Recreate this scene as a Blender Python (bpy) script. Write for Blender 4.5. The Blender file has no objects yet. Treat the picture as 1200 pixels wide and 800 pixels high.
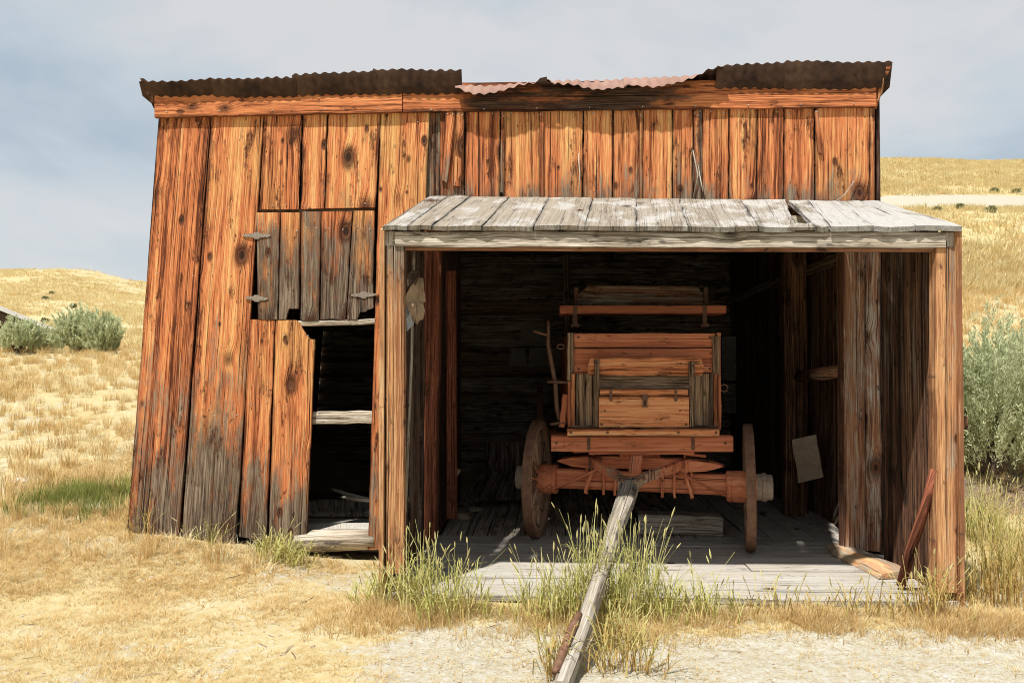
import bpy, math, random
import numpy as np
from mathutils import Vector, Matrix, noise as mnoise

R = math.radians
random.seed(11)
rng = np.random.default_rng(5)
scene = bpy.context.scene
COL = scene.collection

# ------------------------------------------------------------------ camera
CAM = Vector((0.0, 0.0, 1.68))
FPX = 969.0
YAW, PITCH = math.atan(40 / FPX), math.atan(20 / FPX)
cd = bpy.data.cameras.new('camera')
cam = bpy.data.objects.new('camera', cd)
COL.objects.link(cam)
cam.location = CAM
cam.rotation_euler = (R(90) + PITCH, 0, YAW)
cd.sensor_width = 36
cd.lens = FPX / 1200 * 36
cd.clip_end = 5000
cd.clip_start = 0.05
scene.camera = cam

# ------------------------------------------------------------------ world, sun, exposure
SUN_TO = Vector((-0.26, -0.41, 1.0)).normalized()
w = bpy.data.worlds.new('World')
scene.world = w
w.use_nodes = True
nt = w.node_tree
nt.nodes.clear()
def N(tree, typ, **kw):
    n = tree.nodes.new(typ)
    for k, v in kw.items():
        setattr(n, k, v)
    return n
out = N(nt, 'ShaderNodeOutputWorld')
bg = N(nt, 'ShaderNodeBackground'); bg.inputs['Strength'].default_value = 0.08
sky = N(nt, 'ShaderNodeTexSky', sky_type='NISHITA', sun_disc=False)
sky.sun_elevation = math.asin(SUN_TO.z)
sky.sun_rotation = math.atan2(SUN_TO.x, SUN_TO.y)
nt.links.new(sky.outputs[0], bg.inputs['Color'])
bgc = N(nt, 'ShaderNodeBackground'); bgc.inputs['Strength'].default_value = 1.0
geo = N(nt, 'ShaderNodeTexCoord')
mp = N(nt, 'ShaderNodeMapping'); mp.inputs['Scale'].default_value = (1.0, 1.0, 2.6)
mp.inputs['Location'].default_value = (10.363624, 14.825037, 13.278229)
nt.links.new(geo.outputs['Generated'], mp.inputs['Vector'])
n1 = N(nt, 'ShaderNodeTexNoise'); n1.inputs['Scale'].default_value = 1.7; n1.inputs['Detail'].default_value = 5; n1.inputs['Roughness'].default_value = 0.56
n1.inputs['Distortion'].default_value = 0.3
nt.links.new(mp.outputs[0], n1.inputs['Vector'])
cr = N(nt, 'ShaderNodeValToRGB')
e = cr.color_ramp.elements
e[0].position = 0.36; e[0].color = (0.195, 0.232, 0.265, 1)
e[1].position = 0.58; e[1].color = (0.312, 0.313, 0.314, 1)
m = e.new(0.47); m.color = (0.252, 0.280, 0.300, 1)
nt.links.new(n1.outputs['Fac'], cr.inputs['Fac'])
nt.links.new(cr.outputs[0], bgc.inputs['Color'])
mixw = N(nt, 'ShaderNodeMixShader'); mixw.inputs[0].default_value = 0.92
nt.links.new(bg.outputs[0], mixw.inputs[1]); nt.links.new(bgc.outputs[0], mixw.inputs[2])
nt.links.new(mixw.outputs[0], out.inputs['Surface'])

sd = bpy.data.lights.new('sun', 'SUN')
sd.energy = 3.2; sd.angle = R(1.2); sd.color = (1.0, 0.965, 0.91)
sun = bpy.data.objects.new('sun', sd); COL.objects.link(sun)
sun.rotation_euler = SUN_TO.to_track_quat('Z', 'Y').to_euler()
sun.location = SUN_TO * 60
vs = scene.view_settings
vs.view_transform = 'Standard'; vs.look = 'None'; vs.exposure = 1.18; vs.gamma = 1.0
vs.use_curve_mapping = False
scene.cycles.max_bounces = 8
scene.cycles.diffuse_bounces = 5
scene.cycles.use_denoising = True
scene.cycles.filter_width = 1.0

# ------------------------------------------------------------------ helpers
_r = Vector((math.cos(YAW), math.sin(YAW), 0)); _f0 = Vector((-math.sin(YAW), math.cos(YAW), 0))
_f = _f0 * math.cos(PITCH) + Vector((0, 0, 1)) * math.sin(PITCH)
_u = -_f0 * math.sin(PITCH) + Vector((0, 0, 1)) * math.cos(PITCH)
def at(x, y, Y):
    """the point of the plane of depth Y measured at (x, y) in the photograph"""
    d = _f + _r * ((x - 600) / FPX) + _u * ((400 - y) / FPX)
    return CAM + d * ((Y - CAM.y) / d.y)
def floor_at(x, y, z):
    d = _f + _r * ((x - 600) / FPX) + _u * ((400 - y) / FPX)
    return CAM + d * ((z - CAM.z) / d.z)

WORLD = {}
def reg(o, loc, parent):
    loc = Vector(loc)
    WORLD[o.name] = loc
    o.location = loc - (WORLD[parent.name] if parent else Vector((0, 0, 0)))
    if parent: o.parent = parent
    COL.objects.link(o)
    return o
def empty(name, loc, label, cat, group=None, parent=None):
    o = bpy.data.objects.new(name, None)
    o.empty_display_size = 0.2
    reg(o, loc, parent)
    return tag(o, label, cat, group)
def tag(o, label=None, cat=None, group=None, kind=None):
    if label: o['label'] = label
    if cat: o['category'] = cat
    if group: o['group'] = group
    if kind: o['kind'] = kind
    return o
def mesh_obj(name, verts, faces, mat, parent=None, wc=None, wx=None, smooth=False, mats=None, fmat=None, ed=None):
    v = np.asarray([tuple(p) for p in verts], dtype=float)
    c = np.array([(v[:, 0].min() + v[:, 0].max()) / 2, (v[:, 1].min() + v[:, 1].max()) / 2, v[:, 2].min()])
    me = bpy.data.meshes.new(name)
    me.from_pydata([tuple(p) for p in (v - c)], [], faces)
    if wc is not None:
        a = me.attributes.new('wc', 'FLOAT_VECTOR', 'POINT')
        a.data.foreach_set('vector', np.asarray(wc, dtype=np.float32).ravel())
    if wx is None: wx = np.zeros(len(v))
    a = me.attributes.new('wx', 'FLOAT', 'POINT')
    a.data.foreach_set('value', np.asarray(wx, dtype=np.float32))
    a = me.attributes.new('ed', 'FLOAT_VECTOR', 'POINT')
    tint = random.random()
    ev_ = np.zeros((len(v), 3), np.float32); ev_[:, 0] = 0.05 if ed is None else ed; ev_[:, 1] = tint
    a.data.foreach_set('vector', ev_.ravel())
    for mm in (mats or [mat]): me.materials.append(mm)
    if fmat is not None: me.polygons.foreach_set('material_index', fmat)
    if smooth: me.polygons.foreach_set('use_smooth', [True] * len(me.polygons))
    me.update()
    o = bpy.data.objects.new(name, me)
    return reg(o, c, parent)

def plank(name, parent, mat, bl, br, tr, tl, t, nu=2, nv=8, jit=0.004, bot=None, top=None, weather=0.0, cup=0.0, bow=0.0, seed=None, side=None, wob=0.0):
    """board whose visible face is bl,br,tr,tl; it is extruded backwards by t. bot/top(u): end offset in metres."""
    bl, br, tr, tl = map(Vector, (bl, br, tr, tl))
    rs = random.Random(seed if seed is not None else random.random())
    n = ((br - bl).cross(tl - bl)).normalized()
    if side is not None and n.dot(side) < 0: n = -n
    L = ((tl + tr) / 2 - (bl + br) / 2).length; W = ((br - bl).length + (tr - tl).length) / 2
    ox, oz = rs.uniform(0, 90), rs.uniform(0, 90)
    V, WC, WX, ED = [], [], [], []
    ph = rs.uniform(0, 9)
    rows = []
    for k in range(nv + 1):
        v = k / nv
        a = bl.lerp(tl, v); b = br.lerp(tr, v)
        ja = rs.gauss(0, jit); jb = rs.gauss(0, jit)
        d = (b - a).normalized(); up = ((tl - bl) * 1.0).normalized()
        row = []
        for i in range(nu + 1):
            u = i / nu
            p = a.lerp(b, u)
            if i == 0: p = p + d * ja
            if i == nu: p = p + d * jb
            if k == 0 and bot: p = p + up * bot(u)
            if k == nv and top: p = p + up * top(u)
            p = p + n * (cup * (4 * u * (1 - u)) + bow * math.sin(v * 3.1 + ph) + wob * math.sin(v * 9 + ph * 2 + u * 3))
            row.append((p, u, v))
        rows.append(row)
    wf = weather if callable(weather) else (lambda u, v: weather)
    idx = {}
    for s in (0, 1):
        for k, row in enumerate(rows):
            for i, (p, u, v) in enumerate(row):
                idx[s, k, i] = len(V)
                V.append(p - n * (t * s))
                WC.append((ox + u * W, t * s, oz + v * L)); WX.append(wf(u, v)); ED.append(min(u, 1 - u) * W)
    F = []
    for k in range(nv):
        for i in range(nu):
            F.append((idx[0, k, i], idx[0, k, i + 1], idx[0, k + 1, i + 1], idx[0, k + 1, i]))
            F.append((idx[1, k, i], idx[1, k + 1, i], idx[1, k + 1, i + 1], idx[1, k, i + 1]))
        F.append((idx[0, k, 0], idx[0, k + 1, 0], idx[1, k + 1, 0], idx[1, k, 0]))
        F.append((idx[0, k, nu], idx[1, k, nu], idx[1, k + 1, nu], idx[0, k + 1, nu]))
    for i in range(nu):
        F.append((idx[0, 0, i], idx[1, 0, i], idx[1, 0, i + 1], idx[0, 0, i + 1]))
        F.append((idx[0, nv, i], idx[0, nv, i + 1], idx[1, nv, i + 1], idx[1, nv, i]))
    if ((br - bl).cross(tl - bl)).dot(n) < 0: F = [tuple(reversed(f)) for f in F]
    return mesh_obj(name, V, F, mat, parent, WC, WX, ed=ED)

def beam(name, parent, mat, p0, p1, wid, hei, side=(1, 0, 0), nv=6, jit=0.003, weather=0.0, seed=None, wid1=None, hei1=None, bev=0.006):
    """timber from p0 to p1, wid along `side`, chamfered edges"""
    rs = random.Random(seed if seed is not None else random.random())
    p0, p1 = Vector(p0), Vector(p1)
    ax = (p1 - p0); L = ax.length; ax.normalize()
    s = Vector(side); s = (s - ax * s.dot(ax)).normalized(); h = ax.cross(s)
    V, WC, WX, F = [], [], [], []
    ox, oz = rs.uniform(0, 90), rs.uniform(0, 90)
    wf = weather if callable(weather) else (lambda u, v: weather)
    for k in range(nv + 1):
        v = k / nv
        ww = (wid + ((wid1 if wid1 is not None else wid) - wid) * v) / 2
        hh = (hei + ((hei1 if hei1 is not None else hei) - hei) * v) / 2
        b = min(bev, ww * 0.5, hh * 0.5)
        c = p0.lerp(p1, v) + s * rs.gauss(0, jit) + h * rs.gauss(0, jit)
        pts = [(-ww + b, -hh), (ww - b, -hh), (ww, -hh + b), (ww, hh - b), (ww - b, hh), (-ww + b, hh), (-ww, hh - b), (-ww, -hh + b)]
        for (x, y) in pts:
            V.append(c + s * x + h * y); WC.append((ox + x + y * 0.7, y, oz + v * L)); WX.append(wf(0.5, v))
    for k in range(nv):
        for i in range(8):
            j = (i + 1) % 8
            F.append((k * 8 + i, k * 8 + j, k * 8 + 8 + j, k * 8 + 8 + i))
    F.append(tuple(range(7, -1, -1))); F.append(tuple(nv * 8 + i for i in range(8)))
    return mesh_obj(name, V, F, mat, parent, WC, WX)

def tube_geo(pts, rad, n=8, jit=0.0, rs=random, twist=0.0):
    pts = [Vector(p) for p in pts]
    V, WC, F = [], [], []
    ref = Vector((0.13, 0.31, 0.94))
    ox, oz = rs.uniform(0, 90), rs.uniform(0, 90); L = 0
    for k, p in enumerate(pts):
        t = (pts[min(k + 1, len(pts) - 1)] - pts[max(k - 1, 0)]).normalized()
        rr = ref if abs(t.dot(ref)) < 0.92 else Vector((1, 0, 0))
        a = (rr - t * rr.dot(t)).normalized(); b = t.cross(a)
        r = rad[k] if hasattr(rad, '__len__') else rad
        if k: L += (pts[k] - pts[k - 1]).length
        for i in range(n):
            q = 2 * math.pi * i / n
            r2 = r * (1 + rs.uniform(-jit, jit))
            V.append(p + a * (r2 * math.cos(q)) + b * (r2 * math.sin(q)))
            WC.append((ox + r * math.sin(q / 2) * 3, r * math.cos(q), oz + L))
    for k in range(len(pts) - 1):
        for i in range(n):
            j = (i + 1) % n
            F.append((k * n + i, k * n + j, k * n + n + j, k * n + n + i))
    F.append(tuple(range(n - 1, -1, -1))); F.append(tuple((len(pts) - 1) * n + i for i in range(n)))
    return V, F, WC
def tube(name, parent, mat, pts, rad, n=8, jit=0.0, weather=0.0, smooth=True):
    V, F, WC = tube_geo(pts, rad, n, jit)
    return mesh_obj(name, V, F, mat, parent, WC, [weather] * len(V), smooth)
def lathe(name, parent, mat, c, axis, prof, n=20, weather=0.0, smooth=False):
    """prof: list of (distance along axis, radius)"""
    c = Vector(c); ax = Vector(axis).normalized()
    pts = [c + ax * d for d, r in prof]
    ref = Vector((0, 0, 1)); a = (ref - ax * ref.dot(ax)).normalized(); b = ax.cross(a)
    V, F, WC = [], [], []
    o = random.uniform(0, 90)
    for k, (d, r) in enumerate(prof):
        for i in range(n):
            q = 2 * math.pi * i / n
            V.append(pts[k] + a * (r * math.cos(q)) + b * (r * math.sin(q))); WC.append((o + q * r, r, o + d))
    for k in range(len(prof) - 1):
        for i in range(n):
            j = (i + 1) % n
            F.append((k * n + i, k * n + j, k * n + n + j, k * n + n + i))
    F.append(tuple(range(n - 1, -1, -1))); F.append(tuple((len(prof) - 1) * n + i for i in range(n)))
    return mesh_obj(name, V, F, mat, parent, WC, [weather] * len(V), smooth)
def ring(name, parent, mat, c, axis, r_in, r_out, wid, n=40, weather=0.0, wob=0.0):
    c = Vector(c); ax = Vector(axis).normalized()
    ref = Vector((0, 0, 1)); a = (ref - ax * ref.dot(ax)).normalized(); b = ax.cross(a)
    V, F, WC = [], [], []; o = random.uniform(0, 90)
    for i in range(n):
        q = 2 * math.pi * i / n
        e = a * math.cos(q) + b * math.sin(q)
        dr = random.gauss(0, wob)
        for (rr, s) in ((r_in, -1), (r_out - 0.004, -1), (r_out, -0.7), (r_out, 0.7), (r_out - 0.004, 1), (r_in, 1)):
            V.append(c + e * (rr + dr) + ax * (s * wid / 2)); WC.append((o + rr + s * wid / 2, s, o + q * r_out))
    for i in range(n):
        j = (i + 1) % n
        for k in range(6):
            l = (k + 1) % 6
            F.append((i * 6 + k, i * 6 + l, j * 6 + l, j * 6 + k))
    return mesh_obj(name, V, F, mat, parent, WC, [weather] * len(V))

# ------------------------------------------------------------------ materials
def newmat(name):
    mt = bpy.data.materials.new(name); mt.use_nodes = True
    t = mt.node_tree; b = t.nodes['Principled BSDF']
    b.inputs['Roughness'].default_value = 0.85
    b.inputs['Specular IOR Level'].default_value = 0.15
    return mt, t, b
class T:
    def __init__(s, t): s.t = t
    def link(s, a, b): s.t.links.new(a, b)
    def math(s, op, a, b=None, c=None, clamp=False):
        n = N(s.t, 'ShaderNodeMath', operation=op); n.use_clamp = clamp
        for i, q in enumerate((a, b, c)):
            if q is None: continue
            if hasattr(q, 'links') or hasattr(q, 'is_output'): s.link(q, n.inputs[i])
            else: n.inputs[i].default_value = q
        return n.outputs[0]
    def noise(s, vec, scale, detail=3, rough=0.55, dist=0.0):
        n = N(s.t, 'ShaderNodeTexNoise')
        n.inputs['Scale'].default_value = scale; n.inputs['Detail'].default_value = detail
        n.inputs['Roughness'].default_value = rough; n.inputs['Distortion'].default_value = dist
        if vec is not None: s.link(vec, n.inputs['Vector'])
        return n.outputs['Fac']
    def ramp(s, fac, stops, interp='LINEAR'):
        n = N(s.t, 'ShaderNodeValToRGB'); n.color_ramp.interpolation = interp
        e = n.color_ramp.elements
        while len(e) < len(stops): e.new(0.5)
        for q, (p, c) in zip(e, stops):
            q.position = p; q.color = tuple(c) + (1,) if len(c) == 3 else c
        s.link(fac, n.inputs['Fac']); return n.outputs['Color']
    def mapr(s, v, a, b, c=0.0, d=1.0, smooth=True):
        n = N(s.t, 'ShaderNodeMapRange'); n.interpolation_type = 'SMOOTHSTEP' if smooth else 'LINEAR'
        s.link(v, n.inputs['Value'])
        for k, q in zip(('From Min', 'From Max', 'To Min', 'To Max'), (a, b, c, d)): n.inputs[k].default_value = q
        return n.outputs['Result']
    def mix(s, fac, a, b, blend='MIX'):
        n = N(s.t, 'ShaderNodeMix', data_type='RGBA', blend_type=blend)
        if hasattr(fac, 'is_output'): s.link(fac, n.inputs[0])
        else: n.inputs[0].default_value = fac
        for q, i in ((a, 6), (b, 7)):
            if hasattr(q, 'is_output'): s.link(q, n.inputs[i])
            else: n.inputs[i].default_value = tuple(q) + (1,) if len(q) == 3 else q
        return n.outputs[2]
    def comb(s, x, y, z):
        n = N(s.t, 'ShaderNodeCombineXYZ')
        for i, q in enumerate((x, y, z)):
            if hasattr(q, 'is_output'): s.link(q, n.inputs[i])
            else: n.inputs[i].default_value = q
        return n.outputs[0]
    def sep(s, v):
        n = N(s.t, 'ShaderNodeSeparateXYZ'); s.link(v, n.inputs[0]); return n.outputs
    def attr(s, name):
        n = N(s.t, 'ShaderNodeAttribute'); n.attribute_name = name; return n
    def bump(s, h, strength, dist, bsdf):
        n = N(s.t, 'ShaderNodeBump'); n.inputs['Strength'].default_value = strength; n.inputs['Distance'].default_value = dist
        s.link(h, n.inputs['Height']); s.link(n.outputs[0], bsdf.inputs['Normal'])

def wood_mat(name, dark, mid, light, gdark, gmid, glight, grey0=0.0, knots=0.55, bump=0.6, patch=None, contrast=1.0, knot_col=(0.030, 0.014, 0.008), edge=0.65, stain=0.75, check=0.88, gold=None):
    mt, t, b = newmat(name); q = T(t)
    x, y, z = q.sep(q.attr('wc').outputs['Vector'])
    wx = q.attr('wx').outputs['Fac']
    ed = q.sep(q.attr('ed').outputs['Vector'])
    def knot_layer(sx, sz, dens, s0, s1):
        kv = N(t, 'ShaderNodeTexVoronoi', feature='F1'); kv.inputs['Scale'].default_value = 1.0
        q.link(q.comb(q.math('MULTIPLY', x, sx), q.math('MULTIPLY', y, 0.4), q.math('MULTIPLY', z, sz)), kv.inputs['Vector'])
        cr_ = q.sep(kv.outputs['Color'])
        return kv.outputs['Distance'], q.math('LESS_THAN', cr_[0], dens), q.math('MULTIPLY_ADD', cr_[1], s1, s0)
    d, has, size = knot_layer(3.4, 2.1, knots * 1.15, 0.045, 0.09)
    d2, has2, size2 = knot_layer(9.0, 5.0, knots * 0.42, 0.06, 0.12)
    fall = q.math('MULTIPLY', q.mapr(d, 0.0, 0.40, 1.0, 0.0), has)
    low = q.noise(q.comb(q.math('MULTIPLY', x, 2.0), 0.0, q.math('MULTIPLY', z, 0.5)), 1.0, 2)
    xw = q.math('MULTIPLY_ADD', low, 0.055, q.math('ADD', x, q.math('MULTIPLY', fall, 0.035)))
    y25 = q.math('MULTIPLY', y, 25.0)
    g1 = q.noise(q.comb(q.math('MULTIPLY', xw, 46.0), y25, q.math('MULTIPLY', z, 0.75)), 1.0, 4, 0.72)
    g2 = q.noise(q.comb(q.math('MULTIPLY', xw, 120.0), y25, q.math('MULTIPLY', z, 3.2)), 1.0, 2, 0.7)
    broad = q.noise(q.comb(q.math('MULTIPLY', xw, 15.0), 0.0, q.math('MULTIPLY', z, 0.20)), 1.0, 1)
    blot = q.noise(q.comb(q.math('MULTIPLY', x, 6.0), q.math('MULTIPLY', y, 3.0), q.math('MULTIPLY', z, 1.7)), 1.0, 6, 0.7)
    gg = q.math('ADD', q.math('MULTIPLY', g1, 0.55), q.math('MULTIPLY', g2, 0.45))
    gs = q.math('MULTIPLY_ADD', q.math('SUBTRACT', gg, 0.5), 2.5 / contrast, 0.5)
    f = q.math('ADD', gs, q.math('MULTIPLY', q.math('SUBTRACT', broad, 0.5), 0.85 / contrast))
    f = q.math('ADD', f, q.math('MULTIPLY', q.math('SUBTRACT', ed[1], 0.58), 0.15))
    col = q.ramp(f, [(0.26, dark), (0.42, [a * .75 + c * .25 for a, c in zip(mid, dark)]), (0.53, mid), (0.64, [a * .55 + c * .45 for a, c in zip(mid, light)]), (0.78, light)])
    if gold:
        gn = q.noise(q.comb(q.math('MULTIPLY', x, 3.0), 5.0, q.math('MULTIPLY', z, 0.9)), 1.0, 3, 0.6)
        gf = q.mapr(q.math('ADD', q.math('MULTIPLY_ADD', ed[1], 0.20, gn), q.math('MULTIPLY', q.math('SUBTRACT', gg, 0.5), 0.5)), 0.58, 0.84, 0.0, 0.5)
        col = q.mix(gf, col, q.mix(q.mapr(gs, 0.3, 0.75), [c * .45 for c in gold], gold))
    gcol = q.ramp(q.math('ADD', gs, q.math('MULTIPLY', q.math('SUBTRACT', blot, 0.5), 0.5)), [(0.30, gdark), (0.5, gmid), (0.72, glight)])
    wsum = q.math('ADD', q.math('ADD', wx, grey0), q.math('ADD', q.math('MULTIPLY', q.math('SUBTRACT', blot, 0.5), 2.4), q.math('MULTIPLY', q.math('SUBTRACT', gg, 0.5), 2.6)))
    col = q.mix(q.mapr(wsum, 0.20, 0.72), col, gcol)
    # rot stains, pits and grime along the edges
    st = q.noise(q.comb(q.math('MULTIPLY', x, 9.0), 3.0, q.math('MULTIPLY', z, 2.4)), 1.0, 5, 0.72)
    sd2 = (dark[0] * 0.45, dark[1] * 0.5, dark[2] * 0.6)
    col = q.mix(q.mapr(st, 0.53, 0.66, 0.0, stain), col, sd2)
    pit = q.noise(q.comb(q.math('MULTIPLY', x, 48.0), 1.0, q.math('MULTIPLY', z, 17.0)), 1.0, 2, 0.5)
    col = q.mix(q.mapr(q.math('MULTIPLY_ADD', q.math('SUBTRACT', st, 0.5), 1.3, pit), 0.68, 0.78, 0.0, 0.8), col, sd2)
    em = q.mapr(q.math('MULTIPLY_ADD', q.math('SUBTRACT', blot, 0.5), 0.09, ed[0]), -0.004, 0.020, edge, 0.0)
    col = q.mix(em, col, (sd2[0] * 0.8, sd2[1] * 0.9, sd2[2]))
    # long checks
    ck = q.noise(q.comb(q.math('MULTIPLY', xw, 62.0), 0.0, q.math('MULTIPLY', z, 0.42)), 1.0, 2, 0.5)
    ckm = q.mapr(ck, 0.635, 0.675)
    col = q.mix(q.math('MULTIPLY', ckm, check), col, (0.010, 0.007, 0.005))
    def put_knot(col, d_, has_, size_, halo):
        km_ = q.math('MULTIPLY', q.mapr(q.math('SUBTRACT', d_, size_), -0.03, 0.012, 1.0, 0.0), has_)
        dn_ = q.math('MULTIPLY_ADD', q.math('SUBTRACT', blot, 0.5), 0.35, d_)
        col = q.mix(q.math('MULTIPLY', q.mapr(q.math('SUBTRACT', dn_, size_), -0.02, halo * 1.25, 0.85, 0.0), has_), col, sd2)
        rg = q.math('MULTIPLY', q.math('MULTIPLY', q.mapr(q.math('SINE', q.math('MULTIPLY', dn_, 170.0)), 0.1, 0.9), q.mapr(q.math('SUBTRACT', d_, size_), -0.02, halo * 1.6, 0.55, 0.0)), has_)
        col = q.mix(rg, col, knot_col)
        kr = q.mapr(q.math('SUBTRACT', d_, q.math('MULTIPLY', size_, 0.55)), -0.01, 0.02)
        return q.mix(q.math('MULTIPLY', km_, 0.92), col, q.mix(kr, knot_col, (knot_col[0] * 4, knot_col[1] * 3.4, knot_col[2] * 3))), km_
    col, km = put_knot(col, d, has, size, 0.13)
    col, km2 = put_knot(col, d2, has2, size2, 0.10)
    if patch:
        pn = q.noise(q.comb(q.math('MULTIPLY', x, 4.2), 1.0, q.math('MULTIPLY', z, 2.4)), 1.0, 5, 0.62, 0.3)
        pn = q.math('ADD', pn, q.math('MULTIPLY', q.math('SUBTRACT', gg, 0.5), 0.3))
        pn = q.math('ADD', pn, q.math('MULTIPLY', wx, 0.30))
        col = q.mix(q.mapr(pn, patch[1], patch[1] + 0.14, 0.0, 0.85), col, q.mix(gs, [c * .72 for c in patch[0]], [c * 1.2 for c in patch[0]]))
    q.link(col, b.inputs['Base Color'])
    hh = q.math('SUBTRACT', q.math('ADD', q.math('MULTIPLY', g1, 0.7), q.math('MULTIPLY', g2, 0.45)), q.math('MULTIPLY', ckm, 0.8))
    hh = q.math('SUBTRACT', hh, q.math('MULTIPLY', q.math('ADD', km, km2), 0.3))
    q.bump(hh, min(1.0, bump * 1.4), 0.022, b)
    b.inputs['Roughness'].default_value = 0.9
    return mt

ORANGE = wood_mat('sunburnt_pine', (0.11, 0.032, 0.013), (0.57, 0.185, 0.069), (0.72, 0.41, 0.16),
                  (0.035, 0.026, 0.019), (0.13, 0.092, 0.063), (0.28, 0.215, 0.15), grey0=-0.14, contrast=1.05, gold=(0.74, 0.43, 0.15))
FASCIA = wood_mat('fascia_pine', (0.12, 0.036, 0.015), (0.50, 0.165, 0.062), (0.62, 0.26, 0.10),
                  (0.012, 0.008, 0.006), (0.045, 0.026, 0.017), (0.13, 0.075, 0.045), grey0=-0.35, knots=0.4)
GREY = wood_mat('weathered_grey_wood', (0.17, 0.13, 0.09), (0.46, 0.375, 0.275), (0.60, 0.52, 0.40),
                (0.15, 0.125, 0.10), (0.40, 0.345, 0.275), (0.58, 0.515, 0.425), grey0=0.25, knots=0.3, stain=.5, edge=.4)
ROOFB = wood_mat('bleached_roof_board', (0.14, 0.112, 0.084), (0.27, 0.228, 0.178), (0.35, 0.308, 0.25),
                 (0.14, 0.118, 0.092), (0.245, 0.214, 0.17), (0.325, 0.292, 0.242), grey0=0.3, knots=0.15, patch=((0.40, 0.385, 0.36), 0.53), stain=.3, contrast=1.7, check=.35)
FLOORW = wood_mat('dusty_floor_plank', (0.29, 0.245, 0.185), (0.42, 0.38, 0.315), (0.47, 0.44, 0.385),
                  (0.29, 0.26, 0.215), (0.42, 0.39, 0.34), (0.47, 0.445, 0.405), contrast=1.8, grey0=0.25, knots=0.12, stain=.25, check=.5, edge=.4)
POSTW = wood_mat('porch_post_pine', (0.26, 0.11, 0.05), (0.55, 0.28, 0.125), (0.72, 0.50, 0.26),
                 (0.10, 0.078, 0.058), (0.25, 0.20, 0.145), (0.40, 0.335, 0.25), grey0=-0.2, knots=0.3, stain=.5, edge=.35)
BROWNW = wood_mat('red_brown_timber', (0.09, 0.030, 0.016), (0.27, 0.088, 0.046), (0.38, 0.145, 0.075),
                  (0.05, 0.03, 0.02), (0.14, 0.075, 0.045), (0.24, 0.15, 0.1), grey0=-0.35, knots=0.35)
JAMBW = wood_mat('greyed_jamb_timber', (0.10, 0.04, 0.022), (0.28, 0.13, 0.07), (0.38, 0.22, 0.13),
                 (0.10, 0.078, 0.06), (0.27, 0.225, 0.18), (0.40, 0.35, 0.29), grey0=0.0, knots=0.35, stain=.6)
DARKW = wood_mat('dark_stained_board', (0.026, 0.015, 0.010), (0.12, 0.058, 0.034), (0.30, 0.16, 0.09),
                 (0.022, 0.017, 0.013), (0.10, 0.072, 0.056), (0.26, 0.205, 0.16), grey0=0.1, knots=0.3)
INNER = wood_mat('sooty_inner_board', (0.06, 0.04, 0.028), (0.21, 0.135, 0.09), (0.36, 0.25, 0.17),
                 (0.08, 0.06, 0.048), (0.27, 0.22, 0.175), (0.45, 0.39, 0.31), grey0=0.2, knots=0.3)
WPAINT = wood_mat('worn_red_wagon_paint', (0.27, 0.082, 0.040), (0.56, 0.185, 0.090), (0.66, 0.28, 0.145),
                  (0.08, 0.05, 0.034), (0.27, 0.16, 0.10), (0.44, 0.32, 0.22), grey0=-0.16, knots=0.0, bump=0.3, contrast=1.5, stain=.45, edge=.3)
WBOX = wood_mat('wagon_box_pine', (0.18, 0.054, 0.022), (0.70, 0.255, 0.105), (0.78, 0.40, 0.19),
                (0.05, 0.035, 0.025), (0.20, 0.12, 0.07), (0.36, 0.26, 0.17), grey0=-0.2, knots=0.3)
WGREY = wood_mat('wagon_grey_slat', (0.11, 0.065, 0.038), (0.40, 0.245, 0.14), (0.58, 0.41, 0.26),
                 (0.055, 0.038, 0.027), (0.27, 0.175, 0.105), (0.50, 0.355, 0.235), grey0=0.0, knots=0.3)
WHEELW = wood_mat('dusty_wheel_wood', (0.16, 0.085, 0.05), (0.38, 0.225, 0.14), (0.52, 0.35, 0.235),
                  (0.10, 0.075, 0.055), (0.26, 0.20, 0.145), (0.40, 0.33, 0.25), grey0=0.0, knots=0.0, bump=0.4, stain=.4, edge=.2)
TONGUE = wood_mat('silvered_tongue_wood', (0.10, 0.078, 0.056), (0.29, 0.25, 0.195), (0.43, 0.385, 0.315),
                  (0.09, 0.077, 0.062), (0.26, 0.23, 0.19), (0.43, 0.395, 0.34), grey0=0.2, knots=0.3, stain=.6)

def simple_mat(name, c0, c1, scale=8.0, rough=0.85, bump=0.3, metal=0.0, c2=None):
    mt, t, b = newmat(name); q = T(t)
    tc = N(t, 'ShaderNodeTexCoord').outputs['Object']
    n = q.noise(tc, scale, 5, 0.65)
    n2 = q.noise(tc, scale * 5, 3, 0.6)
    col = q.ramp(q.math('MULTIPLY_ADD', n2, 0.35, q.math('MULTIPLY', n, 0.65)), [(0.36, c0), (0.5, [(a + c) / 2 for a, c in zip(c0, c1)]), (0.64, c1)])
    if c2: col = q.mix(q.mapr(q.noise(tc, scale * 0.6, 5, 0.7), 0.55, 0.66), col, c2)
    q.link(col, b.inputs['Base Color'])
    b.inputs['Roughness'].default_value = rough; b.inputs['Metallic'].default_value = metal
    q.bump(q.math('ADD', n, n2), bump, 0.01, b)
    return mt
SHEET_TOP = simple_mat('pink_faded_rusty_sheet', (0.22, 0.125, 0.095), (0.30, 0.19, 0.15), 3.0, 0.75, 0.1, c2=(0.19, 0.09, 0.055))
SHEET_BOT = simple_mat('shade_dark_rusty_sheet', (0.020, 0.011, 0.008), (0.095, 0.052, 0.032), 3.0, 0.8, 0.15, c2=(0.15, 0.068, 0.034))  # rusty sheet with the underside's shade darkened into its colour
IRON = simple_mat('rusty_iron', (0.10, 0.05, 0.03), (0.22, 0.12, 0.075), 20, 0.7, 0.3)
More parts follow.
